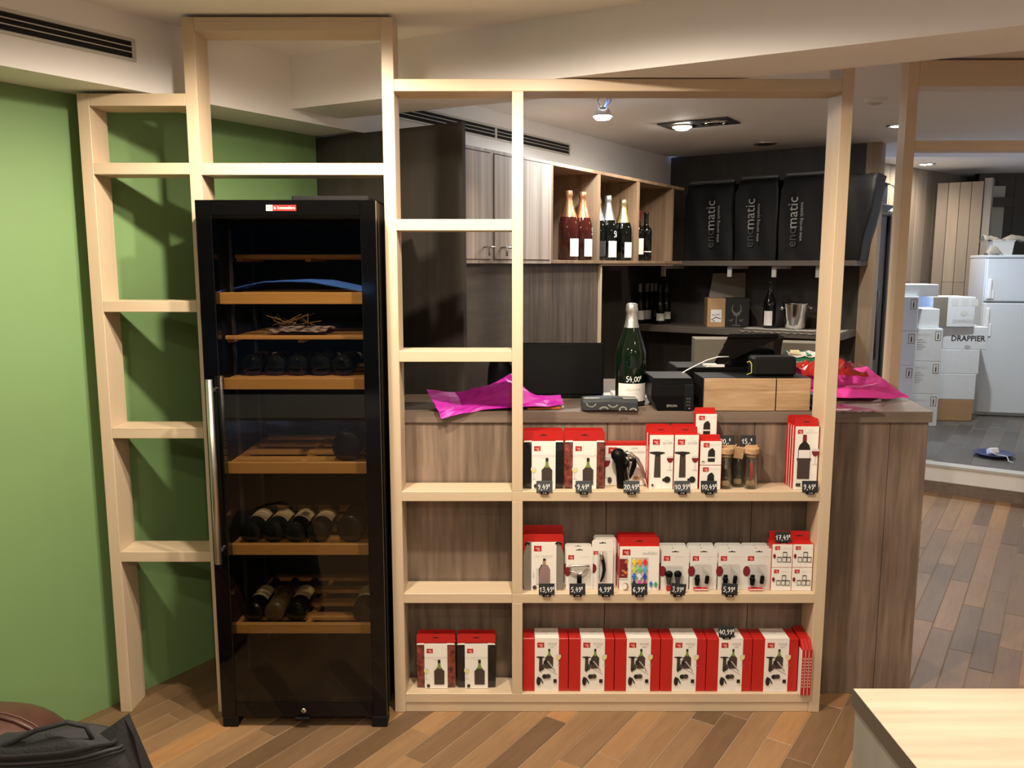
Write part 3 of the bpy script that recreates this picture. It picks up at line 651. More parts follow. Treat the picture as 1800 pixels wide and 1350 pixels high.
# ================================================================== BLACK COVERED MACHINES
Vfr = [(1203, 1293), (1291, 1370), (1369, 1455), (1457, 1536)]
o2 = CR - E2 * .37
for k, (u0, u1) in enumerate(Vfr):
    x0, _ = onP(u0, 390, o2, E1); x1, _ = onP(u1 if k < 3 else 1518, 390, o2, E1); w_ = x1 - x0 - .014; h = (.53, .545, .55, .545)[k]
    b = thing('covered_machine', ('black cloth covered machine with pale lettering, next to the open wall shelf', 'middle lettered black cloth covered machine on the wall shelf', 'right lettered black cloth covered machine, seen beside the tall timber post', 'black cloth cover flaring out past the end of the wall shelf')[k], 'machine cover', (*(o2 + E1 * x0), 1.658), EA, 'black covered wine machines on the wall shelf')
    rows = []; n = 14
    fl = .10 if k == 3 else 0
    def sec(z, ins, amp):
        q = []; X1 = w_ - ins + fl * (z / h) ** 1.2
        for (a, bb, cnt) in (((ins, ins), (X1, ins), 10), ((X1, ins), (X1, .31 - ins), 6), ((X1, .31 - ins), (ins, .31 - ins), 8), ((ins, .31 - ins), (ins, ins), 6)):
            for i in range(cnt):
                t_ = i / cnt; x = a[0] + (bb[0] - a[0]) * t_; y = a[1] + (bb[1] - a[1]) * t_
                q.append((x + amp * math.sin(x * 60 + z * 9 + k), y + (amp * 1.3 * math.sin(x * 35 + k * 2 + z * 6) if y < .02 + ins else 0), z - (.004 * math.sin(x * 30 + k) if z > h * .8 else 0)))
        q.append(q[0]); return q
    for i in range(n + 1):
        z = h * i / n; rows.append(sec(z, .004 + (.0 if i < n - 1 else .012), .004 if 0 < i < n - 1 else .001))
    rows.append(sec(h + .004, .05, .0)); m = MB(); m.grid(rows, coverm); m.add([(.05, .05, h + .003), (w_ - .05 + fl, .05, h + .003), (w_ - .05 + fl, .26, h + .003), (.05, .26, h + .003)], [(0, 1, 2, 3)], coverm)
    m.build('cover', b)
    if k < 3:
        i_ = Ink(-.010); xc = w_ * (.55, .38, .31)[k]
        i_.text('eno', xc, .155, .088, mat('dim_print', (.055, .055, .055), .7), 90); i_.text('matic', xc, .315, .096, mat('grey_print', (.30, .30, .29), .7), 90)
        i_.text('wine serving systems', xc + .055, .255, .030, MATS['grey_print'], 90); i_.build('lettering', b, False)
        m = MB(); m.box(.02, .03, h + .006, w_ - .02, .10, h + .03, mat('clear_wrap', (.10, .11, .11), .3), .01); m.build('folded_wrap', b)

# ================================================================== BOTTLES
CHAMP = [(.0, .012), (.9, 0), (1, .015), (1, .44), (.97, .52), (.86, .59), (.66, .68), (.47, .77), (.36, .85), (.31, .92), (.36, .935), (.36, .955), (.31, .96), (.30, 1), (0, 1)]
BORD = [(.0, .012), (.92, 0), (1, .015), (1, .60), (.95, .645), (.72, .69), (.48, .72), (.39, .76), (.37, .95), (.41, .955), (.41, .985), (.38, 1), (0, 1)]
BURG = [(.0, .012), (.92, 0), (1, .015), (1, .46), (.95, .53), (.78, .62), (.55, .71), (.42, .78), (.37, .86), (.36, .95), (.41, .955), (.41, .985), (.38, 1), (0, 1)]
def rad_at(pr, z):
    for (r0, z0), (r1, z1) in zip(pr[1:], pr[2:]):
        if z0 <= z <= z1 and z1 > z0: return r0 + (r1 - r0) * (z - z0) / (z1 - z0)
    return pr[-2][0]
def bottle(label, loc, h, r, kind, gl, foil, cap_from=.80, lab_z=(.14, .34), lab_mt=paperl, lab_half=55, face=0, group=None, rot=None, hand=None, name='wine_bottle', n=22, lines=()):
    pr = {'c': CHAMP, 'b': BORD, 'g': BURG}[kind]
    t = thing(name, label, 'bottle', loc, face, group, rot)
    m = MB(); m.lathe([(a * r, b * h) for a, b in pr], n, gl); m.build('glass_body', t)
    zs = [cap_from] + [b for a, b in pr if b > cap_from]
    cp = [(rad_at(pr, z) * r + .0008, z * h + (.0008 if z == 1 else 0)) for z in zs]; cp[-1] = (0, h + .001)
    if kind == 'c': cp = [(rad_at(pr, z) * r + .0009, z * h) for z in (cap_from, .74, .8, .86, .905)if z >= cap_from] + [(.39 * r, .925 * h), (.40 * r, .95 * h), (.37 * r, .965 * h), (.38 * r, .985 * h), (.30 * r, 1.0 * h), (0, 1.004 * h)]
    m = MB(); m.lathe(cp, n, foil); m.build('capsule', t)
    if lab_mt:
        m = MB(); m.lathe([(r * 1.008, lab_z[0] * h), (r * 1.008, lab_z[1] * h)], 12, lab_mt, None, True, -90 - lab_half, -90 + lab_half); L = m.build('label', t, False)
        if lines:
            i_ = Ink(0)
            for (s_, z, sz, mt) in lines: i_.text(s_, 0, z * h, sz, mt)
            wrap(i_, r * 1.012); i_.build('label_print', L, False)
    if hand:
        s_, x, z, hh = hand; i_ = Ink(0); i_.hand(s_, x, z * h, hh, chalk, hh * .13); wrap(i_, r * 1.012, pr, h); i_.build('price_writing', t, False)
    return t
def wrap(i_, r, pr=None, h=1):
    out = []
    for (x, y, z) in i_.v:
        rr = (rad_at(pr, z / h) * r if pr else r) - y
        a = -math.pi / 2 + x / rr; out.append((rr * math.cos(a), rr * math.sin(a), z))
    i_.v = out

# ================================================================== WINE REFRIGERATOR
FX0, FYD = -1.031, 2.745
wfr = thing('wine_refrigerator', 'tall black wine refrigerator with a glass door and wooden shelves', 'refrigerator', (FX0, FYD, 0))
FW, FH, FD = .587, 1.838, .60
m = MB()
m.box(0, .05, .05, .033, FD, FH - .004, black, .003); m.box(FW - .033, .05, .05, FW, FD, FH - .004, black, .003)
m.box(.033, .05, FH - .05, FW - .033, FD, FH - .004, black, .002); m.box(.033, .05, .05, FW - .033, FD, .082, black); m.box(.033, FD - .03, .082, FW - .033, FD, FH - .05, blackm)
m.build('cabinet_body', wfr)
m = MB(); gx0, gx1, gz0, gz1 = .052, .536, .092, 1.79
m.box(0, 0, .04, gx0, .046, FH, gloss, .002); m.box(gx1, 0, .04, FW, .046, FH, gloss, .002); m.box(gx0, 0, gz1, gx1, .046, FH, gloss, .001); m.box(gx0, 0, .04, gx1, .046, gz0, gloss, .001)
door = m.build('door', wfr)
m = MB(); m.box(gx0, .002, gz0, gx1, .007, gz1, fridgeglass); m.build('glass_pane', door)
m = MB(); m.tube([(.032, -.042, .622), (.032, -.042, 1.255)], .0115, steel, 14); m.tube([(.032, -.042, .66), (.032, .0, .66)], .007, steel); m.tube([(.032, -.042, 1.215), (.032, 0, 1.215)], .007, steel); m.build('handle', door)
i_ = Ink(-.0002); lx = .232
i_.rect(lx, 1.803, lx + .021, 1.822, card); 
for a in (.0055, .0155):
    for b in (.0055, .0135): i_.ell(lx + a, 1.803 + b, .0042, .0042, ink, 10); i_.ell(lx + a, 1.803 + b, .0026, .0026, card, 8)
i_.rect(lx + .022, 1.803, lx + .098, 1.822, redd); i_.text('la Sommelière', lx + .060, 1.8125, .0135, card, 0, .9); i_.build('badge', door, False)
m = MB(); m.lathe([(.0095, 0), (.0095, .004), (.006, .006), (0, .006)], 16, chrome, TR(.292, 0, .064) @ RX(90)); m.box(.2905, -.0068, .060, .2935, -.0055, .068, ink); m.build('lock', door)
m = MB(); m.box(.262, -.012, .036, .312, .02, .0405, blackm, .001); m.build('pull_lip', door)
for x in (.0, .530):
    for y in (.0, .50): m = MB(); m.box(x + .002, y, 0, x + .057, y + .06, .041 if y < .1 else .05, blackm, .003); m.build('foot', wfr)
m = MB(); m.box(.06, .045, .018, .527, .06, .05, blackm); m.build('base_grille', wfr)
m = MB(); m.box(.3, .06, FH - .004, FW - .03, .40, FH + .018, blackm, .004); m.build('top_hinge_cover', wfr)
IX0, IX1 = .036, .551
def zfy(v, Y): return atY(560, v, Y).z
def fshelf(v0, v1, y0=.062, deep=.47, thin=False):
    zt, zb = zfy(v0, FYD + y0), zfy(v1, FYD + y0)
    if thin: zb = zt - .014
    m = MB(); m.box(IX0, y0, zb, IX1, y0 + .02, zt, beech, .002); s = m.build('shelf', wfr)
    for k in range(4):
        y = y0 + .07 + k * (deep - .09) / 3
        m = MB(); m.box(IX0 + .02, y, zt - .018, IX1 - .02, y + .045, zt - .004, beech, .001); m.build('slat', s)
    for x in (IX0, IX1 - .02, .5 * (IX0 + IX1) - .01):
        m = MB(); m.box(x, y0 + .02, zt - .026, x + .02, y0 + deep, zt - .008, beech, .001); m.build('side_rail', s)
    m = MB(); m.box(IX0 - .002, y0 + .06, zb - .006, IX0 + .004, y0 + deep, zb, steel); m.box(IX1 - .004, y0 + .06, zb - .006, IX1 + .002, y0 + deep, zb, steel); m.build('runner', s)
    return zt
zA = fshelf(447, 452, .26, .28, True); z1 = fshelf(514, 535); zB = fshelf(590, 596, .12, .42, True); z2 = fshelf(665, 685); z3 = fshelf(813, 833); z4 = fshelf(957, 976); z5 = fshelf(1097, 1114)
m = MB()
for x in (.0345, FW - .0345 - .004):
    m.box(x, .20, .12, x + .004, .23, 1.75, dkgrey); m.box(x, .45, .12, x + .004, .48, 1.75, dkgrey)
m.build('shelf_track', wfr)
LY = (R(-90), 0, 0)
def lying(u, zt, r, label, gl=winebtl, h=.30, lm=creaml, y=.085, kind='g', cap=capblk, group=None, lz=(.25, .56)):
    x = atY(u, 930 if zt > .5 else 1070, FYD + y).x
    return bottle(label, (x, FYD + y, zt + r - .003), h, r, kind, gl, cap, .80, lz, lm, 62, 0, group, LY, n=24)
for k, u in enumerate((439, 479, 518, 558)):
    lying(u, z4, .0383, ('leftmost', 'second from the left', 'third from the left', 'fourth from the left')[k] + ' dark cream labelled bottle lying on the fourth fridge shelf', group='bottles lying in the wine refrigerator')
lying(616, z4, .050, 'big unlabelled magnum bottle lying at the right of the fourth fridge shelf', h=.36, lm=None, kind='c', cap=capblk)
lying(614, z3, .054, 'big dark magnum lying at the right of the third fridge shelf', h=.36, lm=None, kind='c', cap=foilG)
for k, (u, g, l) in enumerate(((444, winebtl, 'left dark bottle with a cream label on the lowest fridge shelf'), (481.5, clearbtl, 'pale clear glass bottle between two dark ones on the lowest fridge shelf'), (519, winebtl, 'dark bottle right of the pale one on the lowest fridge shelf'), (636, winebtl, 'dark bottle at the far right of the lowest fridge shelf'))):
    lying(u, z5, .0365, l, g, lm=None if k == 1 else creaml, group='bottles lying in the wine refrigerator')
for k, u in enumerate((452, 491, 530, 569, 608)):
    lying(u + 3, z2, .0375, 'dim bottle number %s from the left at the back of the second fridge shelf' % ('one', 'two', 'three', 'four', 'five')[k], y=.15, lm=None, group='bottles lying in the wine refrigerator', cap=capgrey)
# crumpled paper and dry stems on the thin shelf
t = thing('wrapping_paper', 'crumpled pale paper with dry stems on the thin fridge shelf', 'paper', (FX0 + .24, FYD + .13, zB + .001))
rows = [[(.02 * i - .07, .05 * j, .004 + .014 * abs(math.sin(i * 1.7 + j * 2.1))) for i in range(11)] for j in range(6)]
m = MB(); m.grid(rows, mat('pinkish_paper', (.72, .60, .56), .7)); m.build('sheet', t, solid=.001)
m = MB()
for k in range(16): a = random.uniform(-1, 1); m.tube([(random.uniform(-.06, .1), .05, .03), (random.uniform(-.09, .13), .06 + .05 * a, .045 + random.random() * .03)], .0012, kraft, 4)
m.build('stems', t)['kind'] = 'stuff'
for k, (u0, u1) in enumerate(((404, 470), (530, 600))):
    pass

# ================================================================== PRICE TAGS
def ptag(price, u, v, label, Y=2.8425, tilt=-8, yaw=0, dz=0, roll=0, sheen=slate):
    p = atY(u, v, Y)
    t = thing('price_tag', label, 'price tag', (p.x, Y, p.z), yaw, 'black price tags with chalk figures')
    T = RX(tilt) @ RY(roll)
    m = MB(); m.box(-.0285, -.0012, .0, .0285, .0008, .041, sheen, .001, T); m.build('card', t)
    i_ = Ink(-.0014); tot = len(price) * .0085; n_ = sum(.42 if c in ',-' else .78 for c in price)
    i_.hand(price, -.024 + (5 - len(price)) * .003, .0105, .0175, chalk, .0023); i_.v = [tuple(T @ Vector(q)) for q in i_.v]; i_.build('chalk_price', t, False)
    m = MB(); m.prism([(-.014, -.006), (.014, -.006), (.016, .003), (-.016, .003)], -.005, .004, blackm); m.prism([(-.012, -.004), (.012, -.004), (.012, .0025), (-.012, .0025)], .002, .016, blackm); c = m.build('clip', t)
    i_ = Ink(-.0052); [i_.rect(x, -.003, x + .0035, 0, inkg) for x in (-.006, .0005, .004)]; i_.build('clip_mark', c, False)
    return t
for price, u, lb, sh in (('9,49E', 957, 'tag reading 9,49 below the black wine cooler packs', slateg), ('9,49E', 1026, 'tag reading 9,49 below the maroon wine cooler packs', slateg), ('20,49E', 1110, 'tag reading 20,49 in front of the lever corkscrew', slateg), ('10,99E', 1199, 'tag reading 10,99 below the vacuum pump boxes', slateg), ('10,49E', 1246, 'tag reading 10,49 below the pourer boxes', slate), ('9,49E', 1424, 'tag reading 9,49 below the bottle box at the right post', slate)):
    ptag(price, u, 865.5, lb, sheen=sh)
for price, u, lb, yaw, rl in (('13,49E', 961, 'tag reading 13,49 below the taupe cooler packs', 0, 0), ('5,49E', 1015, 'tag reading 5,49 below the foil cutter pack', 0, 0), ('4,99E', 1065, 'tag reading 4,99 below the waiter corkscrew pack', 0, 0), ('6,99E', 1124, 'tag reading 6,99 below the coloured marker boxes', 0, 0), ('3,99E', 1191, 'crooked tag reading 3,99 below the round stopper pack', 8, 9), ('5,99E', 1282, 'tag reading 5,99 among the pourer stopper packs', 0, 3)):
    ptag(price, u, 1045.5, lb, yaw=yaw, roll=rl, sheen=slate)

# ================================================================== PRODUCTS ON THE SHELVES
def px(u, v, Y): return atY(u, v, Y).x
def rounded_top(w, z0, z1, r=.008):
    return [(0, z0), (w, z0), (w, z1 - r), (w - r * .3, z1 - r * .3), (w - r, z1), (r, z1), (r * .3, z1 - r * .3), (0, z1 - r)]
def header(t, w, z0, z1, mt, y=.004, th=.0012, slot=True, slotm=None, name='header_card', sl=None):
    m = MB(); m.prism(rounded_top(w, z0, z1), y, y + th, mt); o = m.build(name, t)
    if slot:
        i_ = Ink(y - .0002); sl = sl or z1 - (z1 - z0) * .42; c = w / 2; hw = .0125; s = slotm or hole
        i_.pol([(c - hw, sl - .002), (c + hw, sl - .002), (c + hw, sl + .001), (c + .004, sl + .0012), (c, sl + .0042), (c - .004, sl + .0012), (c - hw, sl + .001)], s); i_.build('hang_hole', o, False)
    return o
def cooler_pack(label, loc, sleeve, w=.142, h=.21, d=.024, hd=.036, tall=0, kind='wine', group='wine cooler packs'):
    t = thing('cooler_pack', label, 'package', loc, 0, group); hb = h - hd
    m = MB()
    for x0, x1 in ((.0, w * .5), (w * .5, w)):
        nx, nz = 6, 10; fr_ = []
        for j in range(nz + 1):
            row = []
            for i in range(nx + 1):
                fx = i / nx; x = x0 + (x1 - x0) * fx; z = .004 + (hb - .006) * j / nz
                e = min(1, 6 * min(x / w, 1 - x / w)) * min(1, 8 * min(j / nz, 1 - j / nz))
                row.append((x, d * .5 - d * .5 * (.45 + .55 * e), z))
            fr_.append(row)
        m.grid(fr_, sleeve); m.grid([[(x, d - y, z) for x, y, z in r] for r in fr_], sleeve)
    m.box(.002, d * .3, .003, w - .002, d * .7, hb - .001, sleeve, .003); m.build('sleeve', t, False)
    a, b = w * .205, w * .80
    m = MB(); m.box(a, -.001, 0, b, .0008, hb + .001, card); m.box(a, -.001, 0, b, d + .001, .0012, card); m.box(a, d, 0, b, d + .001, hb, card); f = m.build('front_card', t)
    i_ = Ink(-.0011); cw = b - a
    i_.logo(a + cw * .10, hb * .80, cw * .27)
    i_.text('ACTIVE COOLER' if kind == 'wine' else 'ICE COOLER', a + cw * .5, hb * .70, .0112, inkl); i_.text('WINE', a + cw * .5, hb * .655, .007, inkl)
    i_.glass(a + cw * .08, hb * .22, hb * .24, yeli); i_.cooled(a + cw * .64, hb * .10, hb * .56); i_.ell(a + cw * .16, hb * .07, .0065, .0075, inkb, 10); i_.build('front_print', f, False)
    m = MB(); m.prism([(0, hb - .003), (w * .2, hb - .003), (w * .2, hb + .003), (.003, hb + .002)], .001, .003, card); m.prism([(w * .8, hb - .003), (w, hb - .003), (w - .003, hb + .002), (w * .8, hb + .003)], .001, .003, card); m.build('corner_tab', t)
    header(t, w, hb, h + tall, red, d * .4)
    return t
XB = px(918, 858, 2.88)
a = cooler_pack('foremost of three black wine cooler packs, left on the top product shelf', (.041, 2.874, S1 + .0006), foilblk)
dup(a, (.041, 2.903, S1 + .0006), 'middle of the three black wine cooler packs on the top product shelf'); dup(a, (.041, 2.932, S1 + .0006), 'rearmost of the three black wine cooler packs on the top product shelf')
b = cooler_pack('foremost of three maroon wine cooler packs on the top product shelf', (.187, 2.874, S1 + .0006), maroon)
dup(b, (.187, 2.903, S1 + .0006), 'middle of the three maroon wine cooler packs on the top product shelf'); dup(b, (.187, 2.932, S1 + .0006), 'rearmost of the three maroon wine cooler packs on the top product shelf')
dup(b, (-.352, 2.880, S3 + .0006), 'front maroon wine cooler pack in the bottom left bay'); dup(b, (-.352, 2.915, S3 + .0006), 'rear maroon wine cooler pack in the bottom left bay')
dup(a, (-.203, 2.880, S3 + .0006), 'front black wine cooler pack in the bottom left bay'); dup(a, (-.203, 2.915, S3 + .0006), 'rear black wine cooler pack in the bottom left bay')

# lever corkscrew carton and the corkscrew in front of it
t = thing('corkscrew_carton', 'wide white lever corkscrew carton behind the black corkscrew', 'box', (.336, 2.925, S1 + .0006)); w_, h_ = .148, .158
m = MB(); m.box(0, 0, 0, w_, .035, h_, card, .001); m.build('carton', t)
m = MB(); m.box(-.0006, -.0006, h_ - .010, w_ + .0006, .0356, h_ + .0006, red); m.box(w_, -.0004, 0, w_ + .0008, .0354, h_ - .01, red); m.build('red_edge', t)
i_ = Ink(-.0008); i_.logo(.012, .118, .03); i_.text('LEVER', .105, .138, .010, inkg); i_.text('CORKSCREW', .105, .124, .0125, inkg); i_.glass(.002, .03, .075, wini)
i_.pol([(.06, .02), (.085, .02), (.09, .1), (.08, .13), (.06, .12)], ink); i_.rect(.105, .022, .13, .034, kraft); i_.ell(.018, .02, .008, .012, inkb, 10); i_.build('front_print', t, False)
t = thing('lever_corkscrew', 'black lever corkscrew with a curved metal arm standing on the top product shelf', 'corkscrew', (.392, 2.893, S1 + .0006))
m = MB(); m.tube([(0, 0, .001), (0, 0, .02), (-.003, 0, .055), (-.006, 0, .09), (-.012, 0, .118), (-.014, 0, .138)], [.0155, .0165, .0155, .0175, .024, .019], black, 14); m.ball((-.013, 0, .120), .0255, black, 16, None, (1, .85, 1)); m.build('handle_body', t)
m = MB(); m.tube([(.004, 0, .055), (.014, 0, .085), (.022, 0, .10)], [.008, .011, .008], black, 10); m.tube([(.030, 0, .10), (.044, 0, .105), (.046, 0, .085), (.036, 0, .055), (.030, 0, .035)], [.006, .010, .009, .008, .005], black, 10); m.build('grip_arm', t)
m = MB(); m.tube([(.012, 0, .125), (.032, 0, .122), (.055, 0, .105), (.072, 0, .075), (.083, 0, .04), (.094, 0, .008)], [.004, .004, .0038, .0034, .003, .002], chrome, 8, None, 2.0); m.build('metal_lever', t)
m = MB(); m.ball((.020, -.004, .108), .008, chrome, 10); m.tube([(.018, 0, .09), (.022, 0, .06), (.030, 0, .03)], .004, chrome, 8); m.box(.024, -.005, .05, .030, .003, .064, steel, .001); m.build('linkage', t)

# vacuum pump cartons
def carton(name, label, loc, w, d, h, draw, tab=.03, group=None, side=red, slot=True, top=red, tabw=1.0):
    t = thing(name, label, 'box', loc, 0, group)
    m = MB(); m.box(0, 0, 0, w, d, h, card, .0008); m.build('carton', t)
    m = MB(); m.box(-.0008, .0006, 0.001, -.0001, d, h, side); m.box(w + .0001, .0006, .001, w + .0008, d, h, side); m.box(-.0008, .0004, h + .0002, w + .0008, d, h + .001, top); m.build('coloured_sides', t)
    i_ = Ink(-.0002); draw(i_, w, h); i_.build('front_print', t, False)
    if tab:
        m = MB(); T = TR(w * (1 - tabw) / 2, d * .72, h); m.prism(rounded_top(w * tabw, 0, tab, .006), 0, .001, top, T); o = m.build('hang_tab', t)
        if slot: i_ = Ink(d * .72 - .0003); i_.rect(w / 2 - .011, h + tab * .45, w / 2 + .011, h + tab * .55, hole); i_.build('hang_hole', o, False)
    return t
def d_pump(i, w, h):
    i.logo(w * .12, h * .82, w * .30); i.text('WINE', w * .74, h * .895, .007, inkl); i.text('SAVER', w * .74, h * .85, .0125, inkg)
    i.pump(w * .34, h * .22, h * .48); i.glass(w * .86, h * .36, h * .26, wini); i.ell(w * .76, h * .18, w * .14, w * .14, ink, 12); i.rect(w * .56, h * .15, w * .72, h * .20, ink); i.ell(w * .15, h * .07, w * .09, w * .09, inkl, 12); i.ell(w * .15, h * .075, w * .05, w * .06, wini, 8); i.text('Concerto Vacuum pump', w * .62, h * .06, .0045, inkl)
p0 = carton('pump_carton', 'left front vacuum pump carton on the top product shelf', (.488, 2.874, S1 + .0006), .085, .042, .197, d_pump, .026, 'vacuum pump cartons')
dup(p0, (.577, 2.874, S1 + .0006), 'right front vacuum pump carton on the top product shelf'); dup(p0, (.486, 2.920, S1 + .0006), 'left rear vacuum pump carton on the top product shelf'); dup(p0, (.575, 2.920, S1 + .0006), 'right rear vacuum pump carton on the top product shelf')
def d_pour(i, w, h):
    i.logo(w * .14, h * .74, w * .28); i.text('WINE AERATOR', w * .70, h * .86, .0055, inkl); i.pourer(w * .52, h * .14, h * .58); i.ell(w * .14, h * .16, w * .09, w * .09, inkl, 12); i.ell(w * .14, h * .16, w * .078, w * .078, card, 12); i.rect(w * .08, h * .13, w * .2, h * .17, ink)
q0 = carton('pourer_carton', 'lower pourer carton at the front, beside the pump cartons', (.668, 2.872, S1 + .0006), .075, .04, .0865, d_pour, 0, 'pourer cartons')
q1 = carton('pourer_carton', 'upper pourer carton at the front, behind nothing, above the 10,49 tag', (.668, 2.872, S1 + .0892), .075, .04, .0865, d_pour, .019, 'pourer cartons', slot=False)
q1['label'] = 'pourer carton stacked on the front one above the 10,49 tag'
dup(q0, (.660, 2.922, S1 + .0006), 'lowest pourer carton of the rear stack'); dup(q0, (.660, 2.922, S1 + .0892), 'middle pourer carton of the rear stack')
dup(q1, (.660, 2.922, S1 + .1778), 'topmost pourer carton of the rear stack, rising above the counter edge')

# glass jars with corks, corkscrews inside
def jar(u, Y, label, what, h=.128, tg=False):
    x = px(u, 858, Y); t = thing('cork_jar', label, 'jar', (x, Y, S1 + .0006), 0, 'glass gift jars with corks'); r = .0235
    m = MB(); m.lathe([(0, .0005), (r, .0005), (r, h), (r - .002, h), (r - .002, .010), (0, .010)], 22, glassm); m.build('glass_tube', t)
    m = MB(); m.lathe([(0, h - .012), (r - .0025, h - .012), (r - .0025, h), (r + .003, h + .0005), (r + .004, h + .018), (r + .001, h + .021), (0, h + .021)], 24, cork, None, False); m.build('cork_lid', t)
    m = MB(); m.lathe([(0, .0105), (.015, .0105), (.016, .022), (.010, .026), (0, .026)], 14, cork); m.build('cork_filling', t)
    m = MB()
    if what == 'steel': m.box(-.005, -.005, .027, .005, .005, .070, black, .001); m.box(-.0055, -.0055, .07, .0055, .0055, .085, steel, .001); m.box(-.0045, -.0045, .085, .0045, .0045, .108, chrome, .001); m.ball((0, -.006, .04), .003, chrome, 8)
    elif what == 'red': m.tube([(0, 0, .027), (.002, 0, .06), (0, 0, .092)], [.0055, .006, .005], mat('red_handle', (.6, .02, .03), .35), 10); m.box(-.003, -.002, .09, .003, .002, .106, chrome)
    else: m.box(-.004, -.004, .027, .004, .004, .09, black, .001); m.box(-.002, -.003, .09, .002, .003, .1, steel)
    m.build('gift_corkscrew', t)
    return t
jar(1274, 2.892, 'cork topped glass jar with a steel corkscrew, left of the three jars', 'steel'); j2 = jar(1296, 2.918, 'middle cork topped jar with a hanging kraft label, set slightly back', 'black', .120); jar(1318.5, 2.892, 'cork topped glass jar with a red corkscrew', 'red')
jar(1276, 2.944, 'rear left cork jar with the tag 20,00 standing on it', 'steel'); jar(1316, 2.944, 'back right cork topped jar under the tag reading 15,00', 'black')
t = thing('kraft_label', 'folded kraft paper label hung between the cork jars', 'label', (px(1297, 790, 2.89), 2.886, S1 + .112))
m = MB(); m.box(-.018, -.001, -.002, .017, 0, .036, kraft, 0, RY(8)); m.build('paper', t); m = MB(); m.tube([(-.016, 0, .034), (-.010, -.002, .046), (-.005, 0, .05), (-.012, .004, .034), (.014, .002, .025), (.016, -.002, .008), (.014, 0, -.006)], .0012, mat('twine', (.6, .5, .28), .8), 5); m.build('twine', t)
ptag('20,-E', 1277, 785, 'tag reading 20,00 standing behind the left cork jar', 2.93, sheen=slate); ptag('15,-E', 1315, 785, 'tag reading 15,00 standing behind the right cork jar', 2.93, sheen=slate)

# tall bottle cooler cartons at the right post
def d_btl(i, w, h):
    i.logo(w * .09, h * .885, w * .23); i.text('WINE', w * .62, h * .94, .007, inkl); i.text('TABLE COOLER', w * .66, h * .905, .0065, inkl)
    x, z = w * .40, h * .38
    i.pol([(x - .021, z), (x + .021, z), (x + .021, z + .062), (x + .017, z + .075), (x + .0065, z + .086), (x + .0065, z + .112), (x - .0065, z + .112), (x - .0065, z + .086), (x - .017, z + .075), (x - .021, z + .062)], ink)
    i.rect(x - .0068, z + .088, x + .0068, z + .112, wini); i.rect(x - .019, z + .02, x + .021, z + .057, inkl); i.rect(x - .018, z + .022, x + .020, z + .055, paperl)
    i.pol([(x - .022, h * .17), (x + .022, h * .17), (x + .0225, h * .46), (x + .025, h * .46), (x + .025, h * .5), (x - .025, h * .5), (x - .025, h * .46), (x - .0225, h * .46)], inkb); i.glass(w * .88, h * .40, h * .25, wini)
    i.rect(w * .1, h * .05, w * .3, h * .1, inkb)
c0 = carton('cooler_carton', 'front tall carton with a bottle picture, against the right post', (1.002, 2.872, S1 + .0006), .083, .0185, .228, d_btl, .028, 'tall bottle cooler cartons')
for k in range(1, 4): dup(c0, (1.001 - .001 * k, 2.872 + .0208 * k, S1 + .0006), ('second', 'third', 'rearmost')[k - 1] + ' tall bottle cooler carton behind the front one at the right post')

# ---- middle product shelf
def taupe_pack(label, loc, tall):
    w_, h_ = .146, .178; t = thing('cooler_carrier_pack', label, 'package', loc, 0, 'taupe carrier packs'); d = .03
    m = MB(); m.prism([(.004, 0), (w_ - .004, 0), (w_, .02), (w_, h_ * .75), (w_ - .012, h_), (.012, h_), (0, h_ * .75), (0, .02)], .002, d, taupe); m.build('sleeve', t)
    m = MB(); m.box(w_ * .2, 0, 0, w_ * .82, .0025, h_ + .003, card, .0005); f = m.build('front_card', t)
    i_ = Ink(-.0003); a = w_ * .2; cw = w_ * .62
    i_.logo(a + cw * .10, h_ * .83, cw * .30); i_.text('ICE CARRIER', a + cw * .5, h_ * .73, .0115, inkl); i_.text('champagne', a + cw * .6, h_ * .69, .006, inkl)
    x, z = a + cw * .52, h_ * .14; pk = mat('mauve_print', (.30, .19, .18), .5)
    i_.pol([(x - .02, z), (x + .021, z), (x + .021, z + .055), (x + .012, z + .072), (x - .010, z + .072), (x - .021, z + .055)], pk); i_.pol([(x - .007, z + .072), (x + .006, z + .072), (x + .004, z + .095), (x - .005, z + .095)], kraft); i_.rect(x - .005, z + .088, x + .005, z + .096, ink)
    i_.stroke([(x - .021, z + .03), (x - .019, z + .055), (x - .009, z + .074)], .003, ink); i_.rect(x - .03, z, x - .0205, z + .06, inkl); i_.ell(a + .012, .012, .008, .008, inkb, 10); i_.rect(a + cw * .05, h_ * .3, a + cw * .1, h_ * .4, inkl); i_.build('front_print', f, False)
    m = MB(); m.tube([(.006, -.001, h_ * .97), (.014, -.001, h_ * 1.02), (.022, 0, h_ * .99)], .003, black, 6); m.tube([(w_ - .03, 0, h_ * .99), (w_ - .02, -.001, h_ * 1.03), (w_ - .008, 0, h_ * .98)], .003, black, 6); m.build('handle_strap', t)
    header(t, w_, h_ - .05, h_ + tall, red, .0035 + d * .5, slot=True)
    return t
taupe_pack('front taupe bottle carrier pack under a red header card', (.041, 2.874, S2 + .0006), .028); taupe_pack('rear taupe bottle carrier pack with the taller red header', (.041, 2.914, S2 + .0006), .05)
def blister(name, label, loc, w, h, draw, goods, rot=0, group=None, holez=None):
    t = thing(name, label, 'package', loc, rot, group)
    c = header(t, w, 0, h, cardg if 'stopper' in name else card, .016, .0009, True, None, 'backing_card', h - .012)
    i_ = Ink(.0158); draw(i_, w, h); i_.build('card_print', c, False)
    goods(t, w, h)
    return t
